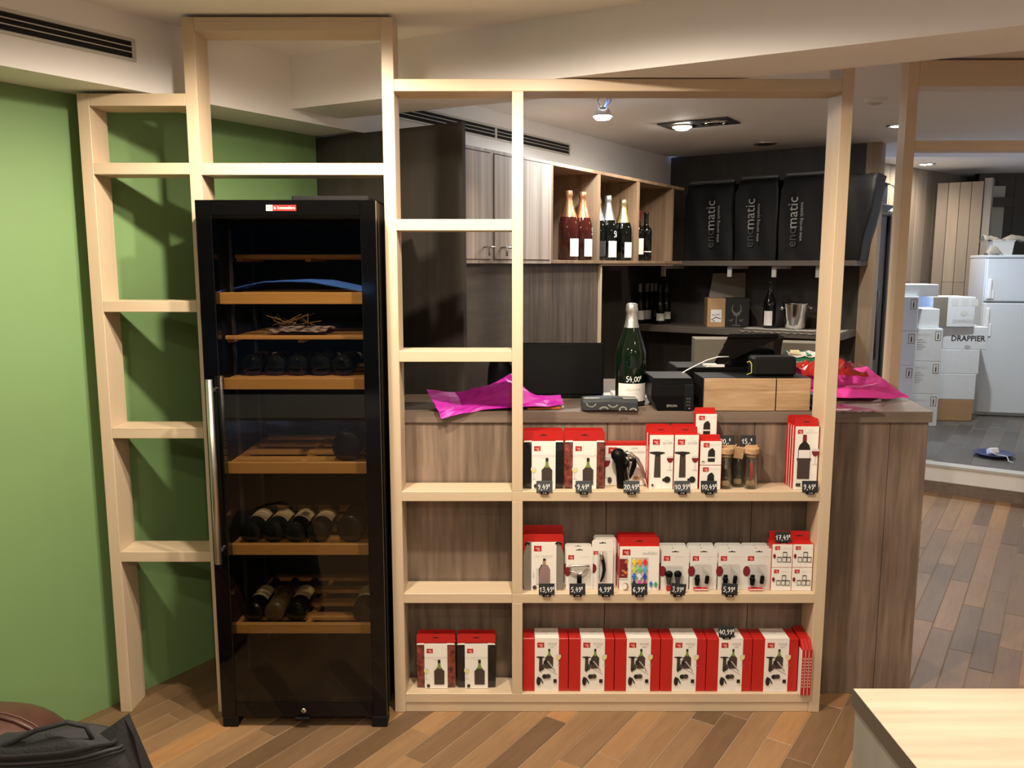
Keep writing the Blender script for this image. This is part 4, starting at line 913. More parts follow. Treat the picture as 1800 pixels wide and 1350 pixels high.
def logo_small(i, w, h): i.logo(w * .08, h * .70, w * .22); i.text('FOIL CUTTER', w * .70, h * .76, .006, inkl); i.ell(w * .0 + .006, h * .42, .012, .018, wini, 14); i.text('vacuum wine products', w * .25, h * .08, .004, inkl)
def g_peel(t, w, h):
    m = MB(); x = w * .5
    m.tube([(x - .033, .008, h * .43), (x - .034, .008, h * .53), (x - .024, .008, h * .565), (x + .022, .008, h * .575), (x + .036, .008, h * .56)], .0028, steel, 8, None, 1.5); m.tube([(x - .033, .008, h * .45), (x - .015, .008, h * .41), (x, .008, h * .37), (x + .015, .008, h * .42), (x + .028, .008, h * .5), (x + .03, .008, h * .55)], .0035, chrome, 8); m.build('metal_cutter', t)
    m = MB(); m.box(x - .0085, .003, h * .14, x + .0085, .014, h * .36, black, .003); m.build('grip', t)
    m = MB(); m.box(x - .04, .000, h * .10, x + .042, .0158, h * .62, clearp, .006); m.build('blister', t)
f0 = blister('cutter_pack', 'front blister pack with a silver and black cutter', (.196, 2.868, S2 + .0006), .097, .162, logo_small, g_peel, 0, 'cutter blister packs'); dup(f0, (.194, 2.905, S2 + .0006), 'rear blister pack with a cutter, showing above the front one')
def g_waiter(t, w, h):
    m = MB(); x = w * .46
    m.tube([(x - .004, .008, h * .16), (x + .004, .008, h * .26), (x + .009, .008, h * .4), (x + .007, .008, h * .52), (x + .001, .008, h * .64), (x - .003, .008, h * .72)], [.003, .0055, .0065, .0065, .0065, .006], black, 8); m.build('corkscrew_handle', t)
    m = MB(); m.tube([(x - .001, .007, h * .62), (x - .003, .007, h * .71), (x - .001, .007, h * .765)], [.0066, .0068, .004], steel, 8)
    m.tube([(x - .009 + .0022 * math.cos(k * 1.3), .007 + .002 * math.sin(k * 1.3), h * (.2 + .011 * k)) for k in range(32)], .0009, chrome, 5); m.tube([(x - .008, .007, h * .55), (x - .005, .007, h * .7)], .0018, chrome, 5); m.build('steel_screw', t)
    m = MB(); m.box(x - .016, .0, h * .1, x + .018, .0158, h * .79, clearp, .006); m.build('blister', t)
w0 = blister('waiter_corkscrew_pack', 'front blister pack with a black waiter corkscrew, leaning left', (.291, 2.872, S2 + .0006), .078, .186, logo_small, g_waiter, 4, 'waiter corkscrew packs')
dup(w0, (.303, 2.902, S2 + .0006), 'middle waiter corkscrew pack behind the leaning one', 0); dup(w0, (.301, 2.930, S2 + .0006), 'rear waiter corkscrew pack, its card rising highest', 0)
# glass marker boxes
COLS = [[(.85, .72, .02), (.95, .33, .02), (.75, .03, .05)], [(.55, .72, .1), (.15, .62, .15), (.12, .42, .8)], [(.02, .2, .55), (.8, .8, .82), (.04, .07, .5)], [(.02, .02, .03), (.85, .1, .45), (.5, .02, .2)]]
def d_mark(i, w, h):
    i.logo(w * .07, h * .80, w * .2); i.text('GLASS', w * .78, h * .885, .007, inkl); i.text('MARKERS', w * .76, h * .84, .0125, inkg)
    i.rect(w * .0, h * .25, w * .22, h * .76, inkl); i.rect(.0, h * .29, w * .20, h * .72, wini)
    for k in range(16): i.ell(random.uniform(.01, w * .18), h * random.uniform(.32, .7), .006, .004, random.choice((kraft, wini, mat('berry', (.25, .02, .01), .5), orange)), 8)
    i.ell(w * .16, h * .10, .011, .014, kraft, 12); i.ell(w * .14, h * .10, .008, .011, card, 12)
def mkbox(label, loc):
    w_, h_ = .144, .166; t = carton('marker_box', label, loc, w_, .026, h_, d_mark, 0, 'glass marker boxes'); header(t, w_, h_ - .002, h_ + .032, red, .008)
    i_ = Ink(-.0010); i_.rect(w_ * .29, h_ * .13, w_ * .72, h_ * .75, alu); i_.build('window_backing', t, False)
    def man(x, z, c, s=1):
        m = MB(); mt = mat('marker_%02d%02d%02d' % tuple(int(q * 99) for q in c), c, .4); m.prism([(x + a * s, z + b * s) for a, b in ((-.003, -.013), (.003, -.013), (.0045, -.004), (.0085, 0), (.0065, .004), (.003, .0045), (.004, .009), (.0, .012), (-.004, .009), (-.003, .0045), (-.0065, .004), (-.0085, 0), (-.0045, -.004))], -.0052, -.0013, mt); m.build('marker', t)
    for j, row in enumerate(COLS):
        for k, c in enumerate(row): man(w_ * (.37 + .135 * k), h_ * (.655 - .165 * j), c)
    man(w_ * .80, h_ * .16, (.02, .2, .55), .8); man(w_ * .92, h_ * .15, (.05, .40, .15), .8)
    return t
k0 = mkbox('front box of coloured glass markers with a red header', (.389, 2.874, S2 + .0006)); dup(k0, (.387, 2.904, S2 + .0006), 'middle box of coloured glass markers'); dup(k0, (.385, 2.933, S2 + .0006), 'rear box of coloured glass markers')
# stopper blister packs, four columns three deep
def d_stop(i, w, h): i.logo(w * .09, h * .70, w * .235); i.text('WINE SERVER', w * .66, h * .80, .0065, inkl); i.text('verseur', w * .7, h * .74, .005, inkl); i.ell(.006, h * .45, .013, .020, wini, 14); i.text('patent vacuum', w * .84, h * .3, .0035, inkl, 90)
def g_knob(t, w, h):
    m = MB()
    for x in (.028, .060): m.ball((w * 0 + x, .007, h * .40), .0145, black, 14, None, (1, .6, .9)); m.lathe([(.008, 0), (.009, .018), (.012, .03)], 12, dkgrey, TR(x, .007, h * .16))
    m.build('stopper', t)
    m = MB(); m.box(.012, -.001, h * .12, .078, .0158, h * .60, clearp, .006); m.build('blister', t)
    m = MB(); m.box(.02, .001, h * .02, .06, .015, h * .10, redd); m.build('booklet', t)
def g_pour(t, w, h):
    m = MB(); m.lathe([(.016, -.002), (.017, .006), (.0165, .012)], 20, clearp, TR(.028, .006, h * .42) @ RX(80)); m.tube([(.043, .007, h * .56), (.055, .007, h * .46), (.066, .007, h * .38)], [.003, .005, .006], clearp, 8); m.build('clear_spout', t)
    m = MB(); m.lathe([(.008, 0), (.009, .015), (.0105, .024), (.006, .03)], 12, black, TR(.026, .007, h * .14)); m.box(.050, .003, h * .20, .064, .013, h * .40, black, .003, RY(6)); m.ball((.026, .004, h * .36), .009, black, 12, None, (1, .5, .6)); m.build('stopper', t)
    m = MB(); m.box(.010, -.001, h * .10, .078, .0158, h * .64, clearp, .006); m.build('blister', t)
    m = MB(); m.box(.014, .000, 0.0012, .064, .015, .010, redd, .001); m.box(.014, -.0004, .004, .064, .001, .0075, card); m.build('booklet', t)
XS = [.541, .646, .748, .846]; sh = .156
st0 = blister('stopper_pack', 'front blister pack with two round black stoppers', (XS[0], 2.866, S2 + .0006), .101, sh, d_stop, g_knob, 0, 'stopper blister packs')
st1 = blister('stopper_pack', 'front blister pack with a clear pourer, second column of the stopper packs', (XS[1], 2.866, S2 + .0006), .098, sh, d_stop, g_pour, 0, 'stopper blister packs')
dup(st1, (XS[2], 2.866, S2 + .0006), 'front pourer pack behind the 5,99 tag'); dup(st1, (XS[3], 2.866, S2 + .0006), 'front pourer pack of the rightmost column, beside the cube cartons')
for c in range(4):
    for k, y in enumerate((2.897, 2.928)):
        dup(st0 if c == 0 else st1, (XS[c] - .003 + .002 * k, y, S2 + .0006), '%s pack behind the %s column of stopper packs' % (('middle', 'rear')[k], ('first', 'second', 'third', 'fourth')[c]), rotz=random.uniform(-1.2, 1.2))
# cube cartons two by two under a red hanger
def d_cube(i, w, h):
    i.logo(w * .12, h * .76, w * .25); i.text('Whisky stones', w * .72, h * .83, .006, inkl)
    for x, z, s in ((.36, .36, .13), (.6, .36, .13), (.82, .36, .13), (.62, .58, .13)): i.rect(w * (x - s * .8), h * (z - s), w * (x + s * .8), h * (z + s * .8), inkb); i.rect(w * (x - s * .62), h * (z - s * .8), w * (x + s * .62), h * (z + s * .45), cardg)
    i.ell(w * .1, h * .5, w * .07, h * .1, wini, 10)
cu = carton('cube_carton', 'lower left cube carton of four beside the right post', (.940, 2.872, S2 + .0006), .0725, .062, .0865, d_cube, 0, 'whisky cube cartons')
dup(cu, (1.0145, 2.872, S2 + .0006), 'lower right cube carton of four beside the right post')
ca = carton('cube_carton', 'upper left cube carton of four, under the 17,49 tag', (.940, 2.872, S2 + .0886), .0725, .062, .0865, d_cube, .036, 'whisky cube cartons', slot=True); dup(ca, (1.0145, 2.872, S2 + .0886), 'upper right cube carton of four with a red hang tab')
ptag('17,49E', 1376, 954, 'tag reading 17,49 on top of the cube cartons', 2.885)


# ---- bottom shelf: red gift sets with white bands
def d_set(i, w, h):
    i.logo(w * .10, h * .83, w * .29); i.text('WINE', w * .72, h * .90, .0135, inkg); i.text('SET', w * .74, h * .845, .0115, inkg)
    i.cooled(w * .60, h * .44, h * .37); i.glass(w * .98, h * .5, h * .2, yeli); i.pump(w * .25, h * .40, h * .27)
    i.stroke([(w * .22, h * .38), (w * .32, h * .48), (w * .42, h * .56), (w * .40, h * .48), (w * .34, h * .42)], .005, ink); i.stroke([(w * .42, h * .58), (w * .55, h * .57), (w * .68, h * .50), (w * .84, h * .40)], .0045, inkg); i.stroke([(w * .4, h * .46), (w * .66, h * .40), (w * .92, h * .33)], .0012, ink); i.ell(w * .44, h * .56, .007, .009, ink, 10)
    i.ell(w * .16, h * .20, .008, .017, ink, 12); i.stroke([(w * .12, h * .28), (w * .25, h * .25), (w * .35, h * .16)], .004, ink)
    i.ell(w * .42, h * .29, .010, .009, ink, 12); i.ell(w * .56, h * .295, .010, .009, inkb, 12); i.rect(w * .78, h * .17, w * .92, h * .24, ink); i.text('essentials', w * .6, h * .06, .005, inkl)
def giftset(label, loc):
    w_, h_, d = .166, .205, .085; t = thing('gift_set_box', label, 'box', loc, 0, 'red gift set boxes'); m = MB(); m.box(0, 0, 0, w_, d, h_, red, .0015); m.build('carton', t)
    m = MB(); a, bw = .043, .088; m.box(a, -.0012, 0, a + bw, 0.0, h_ + .001, card); m.box(a, -.0012, h_, a + bw, d, h_ + .0012, card); b = m.build('white_band', t)
    i_ = Ink(-.0014); d_set(i_, bw, h_); i_.v = [(x + a, y, z) for x, y, z in i_.v]; v0 = len(i_.v); i_.build('band_print', b, False)
    j_ = Ink(0); j_.text('WINE', bw / 2 + a, .055, .011, inkg); j_.text('SET', bw / 2 + a, .042, .009, inkg); j_.v = [(x, z, h_ + .0014) for x, y, z in j_.v]; j_.build('top_print', b, False)
    return t
names = ['leftmost red wine gift set box, beside the divider', 'second red wine gift set box from the left', 'third red wine gift set box from the left', 'fourth red wine gift set box from the left', 'fifth red gift set box, the one carrying the 40,99 tag', 'rightmost red wine gift set box']
g0 = giftset(names[0], (.0405, 2.862, S3 + .0006))
for k in range(1, 6): dup(g0, (.0405 + .1682 * k, 2.862 - .0006 * k, S3 + .0006), names[k])
ptag('40,99E', 1277, 1120, 'tag reading 40,99 on top of the fifth gift set box', 2.862)
for k in range(3):
    t = thing('slim_red_pack', ('left', 'middle', 'right')[k] + ' of three slim red packs pushed edge on against the right post', 'package', (1.0515 + .0128 * k, 2.832, S3 + .0006), 0, 'slim red packs'); hh = .185
    m = MB(); m.add([(x, y, z) for x in (0, .0115) for y, z in ((0, 0), (.12, 0), (.12, hh + .028), (.028, hh + .02), (0, hh - .01))], [(0, 1, 2, 3, 4), (9, 8, 7, 6, 5), (0, 5, 6, 1), (1, 6, 7, 2), (2, 7, 8, 3), (3, 8, 9, 4), (4, 9, 5, 0)], red); m.build('pack', t)
    m = MB(); m.box(-.0005, -.0008, 0, .0006, .03, hh - .012, card); m.build('pale_edge', t)
    i_ = Ink(-.001); [i_.rect(.003, .03 + .012 * q, .009, .037 + .012 * q, mat('pinkish_print', (.7, .3, .26), .5)) for q in range(10)]; i_.build('edge_print', t, False)

# ================================================================== THINGS ON THE COUNTER
ZC = 1.101
def smooth_sheet(name, t, rows, mt, th=.0012, sub=2):
    m = MB(); m.grid(rows, mt); return m.build(name, t, sub=sub, solid=th)
# violet tissue, crumpled, one corner hanging over the front edge
t = thing('violet_tissue', 'crumpled violet tissue paper on the counter, its corner hanging over the edge', 'tissue paper', (0, 2.97, ZC))
def W(u, v, Y): q = atY(u, v, Y); return (q.x, q.y - 2.97 - (.012 if q.y < 2.97 else 0), q.z - ZC if q.y < 2.97 else max(.002, q.z - ZC))
rows = [[W(776, 737, 2.955), W(812, 728, 2.966), W(850, 722.5, 2.975), W(905, 718, 2.99), W(960, 717, 3.0), W(992, 712, 3.03)],
        [W(768, 718, 2.958), W(812, 715, 2.985), W(850, 712, 3.0), W(905, 711, 3.02), W(960, 711, 3.03), W(990, 709, 3.04)],
        [W(756, 699, 2.975), W(808, 705, 3.02), W(850, 690, 3.03), W(897, 676, 3.05), W(945, 699, 3.05), W(988, 704, 3.05)],
        [W(750, 688, 3.0), W(800, 692, 3.05), W(846, 683, 3.06), W(886, 667, 3.08), W(940, 697, 3.07), W(985, 697, 3.07)],
        [W(758, 696, 3.03), W(800, 699, 3.10), W(850, 693, 3.12), W(900, 658, 3.12), W(935, 697, 3.10), W(975, 699, 3.09)],
        [W(770, 704, 3.05), W(805, 704, 3.15), W(850, 704, 3.17), W(900, 702, 3.17), W(935, 703, 3.14), W(970, 703.5, 3.10)]]
m = MB(); m.grid(crumple(rows, 3, .0045, 3), violet, smooth=False); m.build('sheet', t, False, solid=.0008)
m = MB(); m.box(.06, .03, .001, .185, .06, .006, orange, .001, RZ(6)); m.build('orange_paper', t); m = MB(); m.box(.187, .045, .001, .20, .06, .012, whitep, .003, RZ(6)); m.build('white_tip', t)
# laptop seen from behind
t = thing('laptop', 'open black laptop seen from the back on the counter', 'laptop', (.04, 3.27, ZC))
m = MB(); m.box(0, -.0, .012, .326, .012, .222, black, .006, RX(-6)); m.build('lid', t); m = MB(); m.box(.0, .0, 0, .326, .22, .014, black, .003); m.build('base', t)
m = MB(); m.box(.11, -.001, .213, .22, .010, .2155, blackm, .0005, RX(-6)); m.build('latch', t)
# magnum with its price written on the glass
bottle('large green champagne magnum with 54,00 written on the glass, on the counter', (.452, 3.13, ZC), .385, .0575, 'c', greenbtl, foilS, .765, (.05, .225), paperl, 62, 4, None, None, ('54,00E', -.030, .245, .020), 'champagne_magnum', 32, (('DELAGNE', .165, .013, inkg), ('CHAMPAGNE', .13, .007, inkl), ('brut', .09, .006, inkl), ('*', .215, .016, inkl)))
# gift roll in dark patterned paper
t = thing('wrapped_gift', 'small oblong gift wrapped in dark paper with silver arcs, on the counter edge', 'gift', (px(1022, 726, 2.97), 2.962, ZC), -2)
L = .205; sec = [(-.0, .006), (0.0, .034), (.012, .046), (.075, .046), (.085, .035), (.085, .006), (.075, 0), (.01, 0)]
m = MB(); rr = []
for i, (x, s) in enumerate(((0, .75), (.006, .95), (.02, 1), (.1, 1.02), (.18, 1), (L - .004, .97), (L, .8))): rr.append([(x, .042 + (y - .042) * s, .023 + (z - .023) * s + (.003 if i == 3 else 0)) for y, z in sec + sec[:1]])
m.grid(rr, mat('dark_gift_paper', (.035, .043, .046), .38), smooth=False)
for q in (0, -1): m.add(rr[q][:-1], [list(range(8))], MATS['dark_gift_paper'])
m.build('wrapping', t); i_ = Ink(-.0010); sl = mat('silver_print', (.50, .48, .42), .4)
for x, z, r0, a0, a1 in ((.034, .036, .018, 180, 350), (.080, .004, .018, 25, 155), (.112, .038, .018, 200, 340), (.147, .012, .013, -10, 200), (.183, .006, .014, 20, 150)):
    for rq in (r0, r0 * .82):
        for k in range(0, 20): a = R(a0 + (a1 - a0) * k / 19); i_.rect(x + rq * math.cos(a) - .0009, z + rq * math.sin(a) - .0009, x + rq * math.cos(a) + .0009, z + rq * math.sin(a) + .0009, sl)
i_.v = [(x, y + .0004, z * .82 + .003) for x, y, z in i_.v]; i_.k = 0; i_.build('silver_arcs', t, False)
m = MB(); m.box(.01, .018, .0465, .2, .03, .048, sl, .0005); m.box(.11, .012, .047, .15, .035, .051, MATS['dark_gift_paper'], .001); m.build('top_fold', t)
# receipt printer
t = thing('receipt_printer', 'black receipt printer at the front of the counter', 'printer', (px(1147, 722, 2.985), 2.985, ZC)); wp = .148
m = MB(); m.add([(x, y, z) for (x, y, z) in ((.018, 0, 0), (wp, 0, 0), (wp, .18, 0), (.018, .18, 0), (-.008, -.004, .055), (wp, -.004, .055), (wp, .18, .055), (-.008, .18, .055), (-.004, .004, .108), (wp, .004, .108), (wp, .18, .122), (-.004, .18, .122), (.006, .016, .118), (wp - .004, .016, .118))],
    [(3, 2, 1, 0), (0, 1, 5, 4), (1, 2, 6, 5), (2, 3, 7, 6), (3, 0, 4, 7), (4, 5, 9, 8), (5, 6, 10, 9), (6, 7, 11, 10), (7, 4, 8, 11), (8, 9, 13, 12), (9, 10, 13), (8, 12, 11), (12, 13, 10, 11)], black); m.build('housing', t)
m = MB(); m.box(wp - .034, -.008, .0, wp + .001, .03, .098, blackm, .004); m.build('control_panel', t)
i_ = Ink(-.0082)
for z in (.022, .034, .046): i_.ell(wp - .016, z, .004, .0035, dkgrey, 10); i_.rect(wp - .026, z - .001, wp - .023, z + .001, inkg)
i_.ell(wp - .016, .010, .002, .002, inkl, 8); i_.build('buttons', t, False)
i_ = Ink(-.0015); i_.text('EPSON', .070, .018, .0125, inkg); i_.build('lettering', t, False); m = MB(); m.box(.02, -.0015, .087, wp - .04, .002, .0895, blackm); m.build('paper_slot', t)
# black cash drawer box behind the printer, white cable
t = thing('black_box', 'low wide black cash box behind the receipt printer', 'box', (px(1190, 690, 3.17), 3.18, ZC)); m = MB(); m.box(0, 0, 0, .40, .2, .135, black, .004); m.build('housing', t); m = MB(); m.box(.02, -.002, .03, .2, .001, .032, blackm); m.build('seam', t)
# two drawer unit in light oak
t = thing('drawer_unit', 'low light oak unit with two drawers at the front of the counter', 'drawer unit', (px(1238, 700, 2.978), 2.978, ZC)); L1, L2 = px(1364, 700, 2.978) - px(1238, 700, 2.978), px(1428, 700, 2.978) - px(1238, 700, 2.978) - .008; hh = .119
m = MB(); m.box(-.003, .014, 0, L2 + .003, .175, hh + .001, blackm, .001); m.build('carcass', t)
m = MB(); m.box(0, 0, .001, L1 - .002, .014, hh, oakH, .001); m.build('drawer', t); m = MB(); m.box(L1 + .003, 0, .001, L2, .014, hh, oakH, .001); m.build('drawer', t)
# till screen lying tilted and a black card terminal on the drawer unit
q = atY(1268, 666, 3.10); t = thing('till_screen', 'tilted black till screen standing behind the light oak drawers', 'screen', (q.x, 3.20, ZC + .136))
m = MB(); m.add([(0, 0, 0), (.24, 0, 0), (.24, .14, 0), (0.03, .14, 0), (.05, .015, .115), (.262, .0, .118), (.262, .05, .118), (.06, .06, .112)], [(3, 2, 1, 0), (0, 1, 5, 4), (1, 2, 6, 5), (2, 3, 7, 6), (3, 0, 4, 7), (4, 5, 6, 7)], gloss); m.build('screen', t)
m = MB(); m.box(.05, -.006, .112, .24, .01, .128, black, .002); m.build('top_edge', t)
q = atY(1323, 665, 3.04); t = thing('card_terminal', 'black rounded card terminal box on top of the oak drawers', 'terminal', (q.x, 3.03, ZC + .1205)); m = MB(); m.box(0, 0, 0, .158, .09, .072, blackm, .009); m.build('housing', t)
m = MB(); m.tube([(-.02, .02, .05), (-.012, .015, .055), (-.006, .01, .045), (-.004, .012, .012), (-.02, .02, .004)], .0022, mat('yellow_wire', (.5, .5, .1), .5), 6); m.build('wire', t)
t = thing('white_cable', 'thin white cable looping over the black box to the till screen', 'cable', (.56, 3.14, ZC + .108))
def Wc(u, v, Y): q = atY(u, v, Y); return (q.x - .56, q.y - 3.14, q.z - ZC - .108)
m = MB(); m.tube([Wc(1193, 662, 3.12), Wc(1203, 653, 3.13), Wc(1222, 643, 3.15), Wc(1243, 633, 3.17), Wc(1262, 627.5, 3.18), Wc(1281, 627, 3.19)], .0024, whitep, 8); m.build('cable', t); m = MB(); m.box(*[a - .004 for a in Wc(1197, 660, 3.12)], *[a + .005 for a in Wc(1197, 660, 3.12)], whitep, .001); m.build('plug', t)
t = thing('white_receipt', 'white paper slip lying on the black box beside the till screen', 'paper', (px(1238, 653, 3.2), 3.185, ZC + .1355)); m = MB(); m.box(0, 0, 0, .075, .05, .010, cardg, .001); m.build('slip', t)
# loose white papers on the desk
t = thing('white_papers', 'white papers on the counter behind the violet tissue', 'paper', (px(818, 690, 3.25), 3.25, ZC)); m = MB(); m.slab([(0, 0), (.21, 0), (.21, .148), (.0, .148)], 0, .0012, card, TR(0, 0, 0) @ RZ(-24)); m.build('sheet', t); m = MB(); m.slab([(.02, .01), (.2, .02), (.19, .14), (.01, .13)], .0014, .0024, cardg, RZ(-30)); m.build('sheet', t)
t = thing('white_papers', 'white paper lying between the laptop and the magnum', 'paper', (.375, 3.26, ZC)); m = MB(); m.slab([(0, 0), (.21, .02), (.2, .17), (-.01, .15)], 0, .0012, card); m.build('sheet', t); m = MB(); m.slab([(.03, .03), (.16, .04), (.15, .12), (.03, .12)], .0013, .0155, card); m.build('pad', t)
# round black headset charger / phone
t = thing('desk_speaker', 'round black speaker on the counter, half hidden by the thin timber divider', 'speaker', (px(884, 690, 3.40), 3.43, ZC)); m = MB(); m.lathe([(0, 0), (.06, 0), (.066, .03), (.062, .10), (.052, .14), (.035, .165), (.014, .175), (0, .176)], 22, black); m.build('housing', t); m = MB(); m.lathe([(.030, 0), (.034, .008), (.03, .012), (0, .006)], 18, dkgrey, TR(.04, -.022, .125) @ RY(55) @ RX(20)); m.build('dial', t)
# pink tissue with sugar pack, red cellophane, magazine at the right end
t = thing('pink_tissue', 'bright pink tissue sheet spread over the right end of the counter', 'tissue paper', (1.2, 3.2, ZC))
def Wp(u, v, Y): q = atY(u, v, Y); return (q.x - 1.2, q.y - 3.2, max(.001, q.z - ZC))
rows = [[Wp(1395, 699, 3.2), Wp(1440, 699, 3.2), Wp(1480, 700, 3.19), Wp(1530, 701.5, 3.18), Wp(1570, 702, 3.2), Wp(1597, 701, 3.22)],
        [Wp(1395, 690, 3.22), Wp(1440, 684, 3.22), Wp(1480, 682, 3.22), Wp(1530, 683, 3.22), Wp(1566, 689, 3.23), Wp(1598, 699, 3.235)],
        [Wp(1395, 676, 3.25), Wp(1440, 676, 3.25), Wp(1480, 678, 3.25), Wp(1530, 674, 3.25), Wp(1555, 675, 3.25), Wp(1580, 689, 3.26)],
        [Wp(1395, 662, 3.27), Wp(1440, 662, 3.27), Wp(1480, 662, 3.28), Wp(1520, 660, 3.29), Wp(1543, 664, 3.29), Wp(1564, 675, 3.29)],
        [Wp(1398, 648, 3.30), Wp(1440, 648, 3.31), Wp(1480, 650, 3.33), Wp(1513, 647, 3.34), Wp(1525, 645, 3.34), Wp(1534, 655, 3.33)],
        [(.14, .19, .002), (.22, .19, .002), (.30, .19, .002), (.34, .185, .002), (.36, .18, .002), (.37, .17, .002)]]
m = MB(); m.grid(crumple(rows, 3, .003, 8), pinkt, smooth=False); m.build('sheet', t, False, solid=.0008)
q = atY(1386, 649, 3.29); t = thing('sugar_pack', 'green and white sugar pack behind the card terminal', 'package', (q.x, 3.29, ZC + .121))
m = MB(); m.box(0, 0, 0, .125, .09, .042, mat('pack_green', (.03, .22, .12), .35), .01); m.build('pack', t)
m = MB(); m.grid([[(.125 * i / 8, .0 + .09 * j / 4, .043 + .018 * math.sin(j / 4 * 3.14) + .004 * math.sin(i * 2 + j)) for i in range(9)] for j in range(5)], card); m.build('white_top', t)
i_ = Ink(0); i_.pol([(.01, .01), (.05, .005), (.055, .05), (.02, .055)], mat('pack_yellow', (.75, .68, .35), .4)); i_.pol([(.0, .06), (.09, .07), (.09, .085), (0, .08)], MATS['pack_green']); i_.pol([(.07, .0), (.09, .0), (.1, .06), (.085, .06)], MATS['pack_green']); i_.v = [(x, z, .045 + .018 * math.sin(z / .09 * 3.14) + .0035 - y) for x, y, z in i_.v]; i_.build('top_print', t, False)
i_ = Ink(-.0004); i_.text('Daddy', .046, .022, .020, card); i_.text('sucre', .09, .012, .008, card); i_.build('lettering', t, False)
q = atY(1424, 664, 3.10); t = thing('red_cellophane', 'shiny red and clear cellophane bag lying on the pink tissue', 'bag', (q.x - .01, 3.14, ZC + .085))
wrapc = pane('clear_film', (.96, .93, .93), 2.6, .12); redc = mat('red_film', (.42, .018, .014), .2, coat=.4); rows = []
for j in range(7):
    rows.append([(.30 * i / 13 * .85 + .006 * math.sin(j * 2.3 + i), .02 + .15 * j / 6, .012 + (.062 + .016 * math.sin(i * 1.9 + j * 1.3)) * math.sin(math.pi * (j + .4) / 6.8) * (.5 + .5 * math.sin(math.pi * (i + 1) / 14))) for i in range(14)])
mr, mc = MB(), MB(); rg = random.Random(4)
for j in range(6):
    for i in range(13):
        q4 = [rows[j][i], rows[j][i + 1], rows[j + 1][i + 1], rows[j + 1][i]]
        (mr if i < 5 or j in (0, 5) and i < 12 or rg.random() < .25 else mc).add(q4, [(0, 1, 2, 3)], redc if (i < 5 or j in (0, 5) and i < 12) else redc)
        if i >= 5: mc.add([(x + .004, y - .004, z + .006 + .004 * math.sin(i * 3 + j)) for x, y, z in q4], [(0, 1, 2, 3)], wrapc)
mc.f = [f for f, k in zip(mc.f, mc.mi) if mc.mats[k] is wrapc]; mc.mi = [mc.mats.index(wrapc)] * len(mc.f); mc.sm = [False] * len(mc.f)
mr.build('red_film', t, False, solid=.0006); mc.build('clear_film', t, False)
t = thing('magazine', 'glossy magazine lying flat on the counter beside the tall timber post', 'magazine', (px(1440, 730, 2.97), 2.985, ZC)); m = MB(); m.slab([(0, -.035), (.225, -.03), (.14, .11), (.0, .12)], 0, .0045, mat('magazine_cover', (.20, .15, .14), .2, var=.7, vscale=40)); m.build('cover', t); m = MB(); m.slab([(.02, -.01), (.10, -.02), (.13, .01), (.04, .02)], .0046, .0052, card); m.build('white_block', t); m = MB(); m.slab([(.04, .04), (.13, .05), (.12, .1), (.03, .09)], .0046, .0052, mat('plum_print', (.25, .05, .06), .3)); m.build('plum_block', t)
t = thing('coloured_leaflets', 'small stack of coloured leaflets between the oak drawers and the timber post', 'leaflets', (px(1428.5, 722, 2.99) + .002, 2.995, ZC))
for k, mt in enumerate((ink, card, wini, mat('blue_print', (.1, .2, .5), .4), card, mat('sky_print', (.3, .5, .8), .4))): m = MB(); m.box(.0, .0, .0095 * k, .028, .10, .0095 * k + .008, mt); m.build('leaflet', t)

# ================================================================== BOTTLES IN THE OPEN CABINET
def cabottle(s, off, label, h, r, kind, gl, foil, cf, lz, lm, face=0, hand=None, group=None):
    q = cabat(s, off); return bottle(label, (q.x, q.y, Z0 + .0185), h, r, kind, gl, foil, cf, lz, lm, 42, face, group, None, hand)
def cs(u, off): s, _ = onP(u, 440, CF + Vector((-E1.x, -E1.y)) * off, E2); return s
cabottle(1.09, 0.085, 'left rose champagne magnum with copper foil in the open cabinet', .385, .057, 'c', pinkbtl, foilC, .62, (.055, .31), paperl, 48)
cabottle(1.205, 0.06, 'right rose champagne magnum with copper foil, partly priced 52', .385, .057, 'c', pinkbtl, foilC, .62, (.055, .31), paperl, 50, ('52', .012, .38, .035))
cabottle(1.4, 0.07, 'dark bottle with a silver cap just behind the cabinet divider', .375, .052, 'c', winebtl, foilS, .62, (.06, .3), mat('dark_label', (.03, .03, .03), .5), 20)
cabottle(1.6, 0.17, 'dark magnum with gold foil at the back of the middle cabinet bay', .375, .054, 'c', winebtl, foilG, .62, (.05, .3), None, 20)
cabottle(1.52, 0.06, 'dark magnum with silver foil and a 56 price, middle cabinet bay', .385, .054, 'c', winebtl, foilS, .62, (.05, .3), paperl, 42, ('56', -.006, .36, .035))
cabottle(1.725, 0.062, 'dark magnum with gold foil, right in the middle cabinet bay', .375, .057, 'c', winebtl, foilG, .62, (.05, .3), paperl, 48, ('45', .025, .36, .035))
cabottle(1.94, 0.06, 'wine bottle with a white label, half behind the last cabinet divider', .315, .039, 'b', winebtl, mat('red_capsule', (.12, .01, .02), .35), .80, (.13, .45), paperl, 30)
cabottle(2.085, 0.07, 'dark wine bottle with a thin white line label, rightmost cabinet bay', .315, .039, 'b', winebtl, capblk, .80, (.18, .20), paperl, 20)

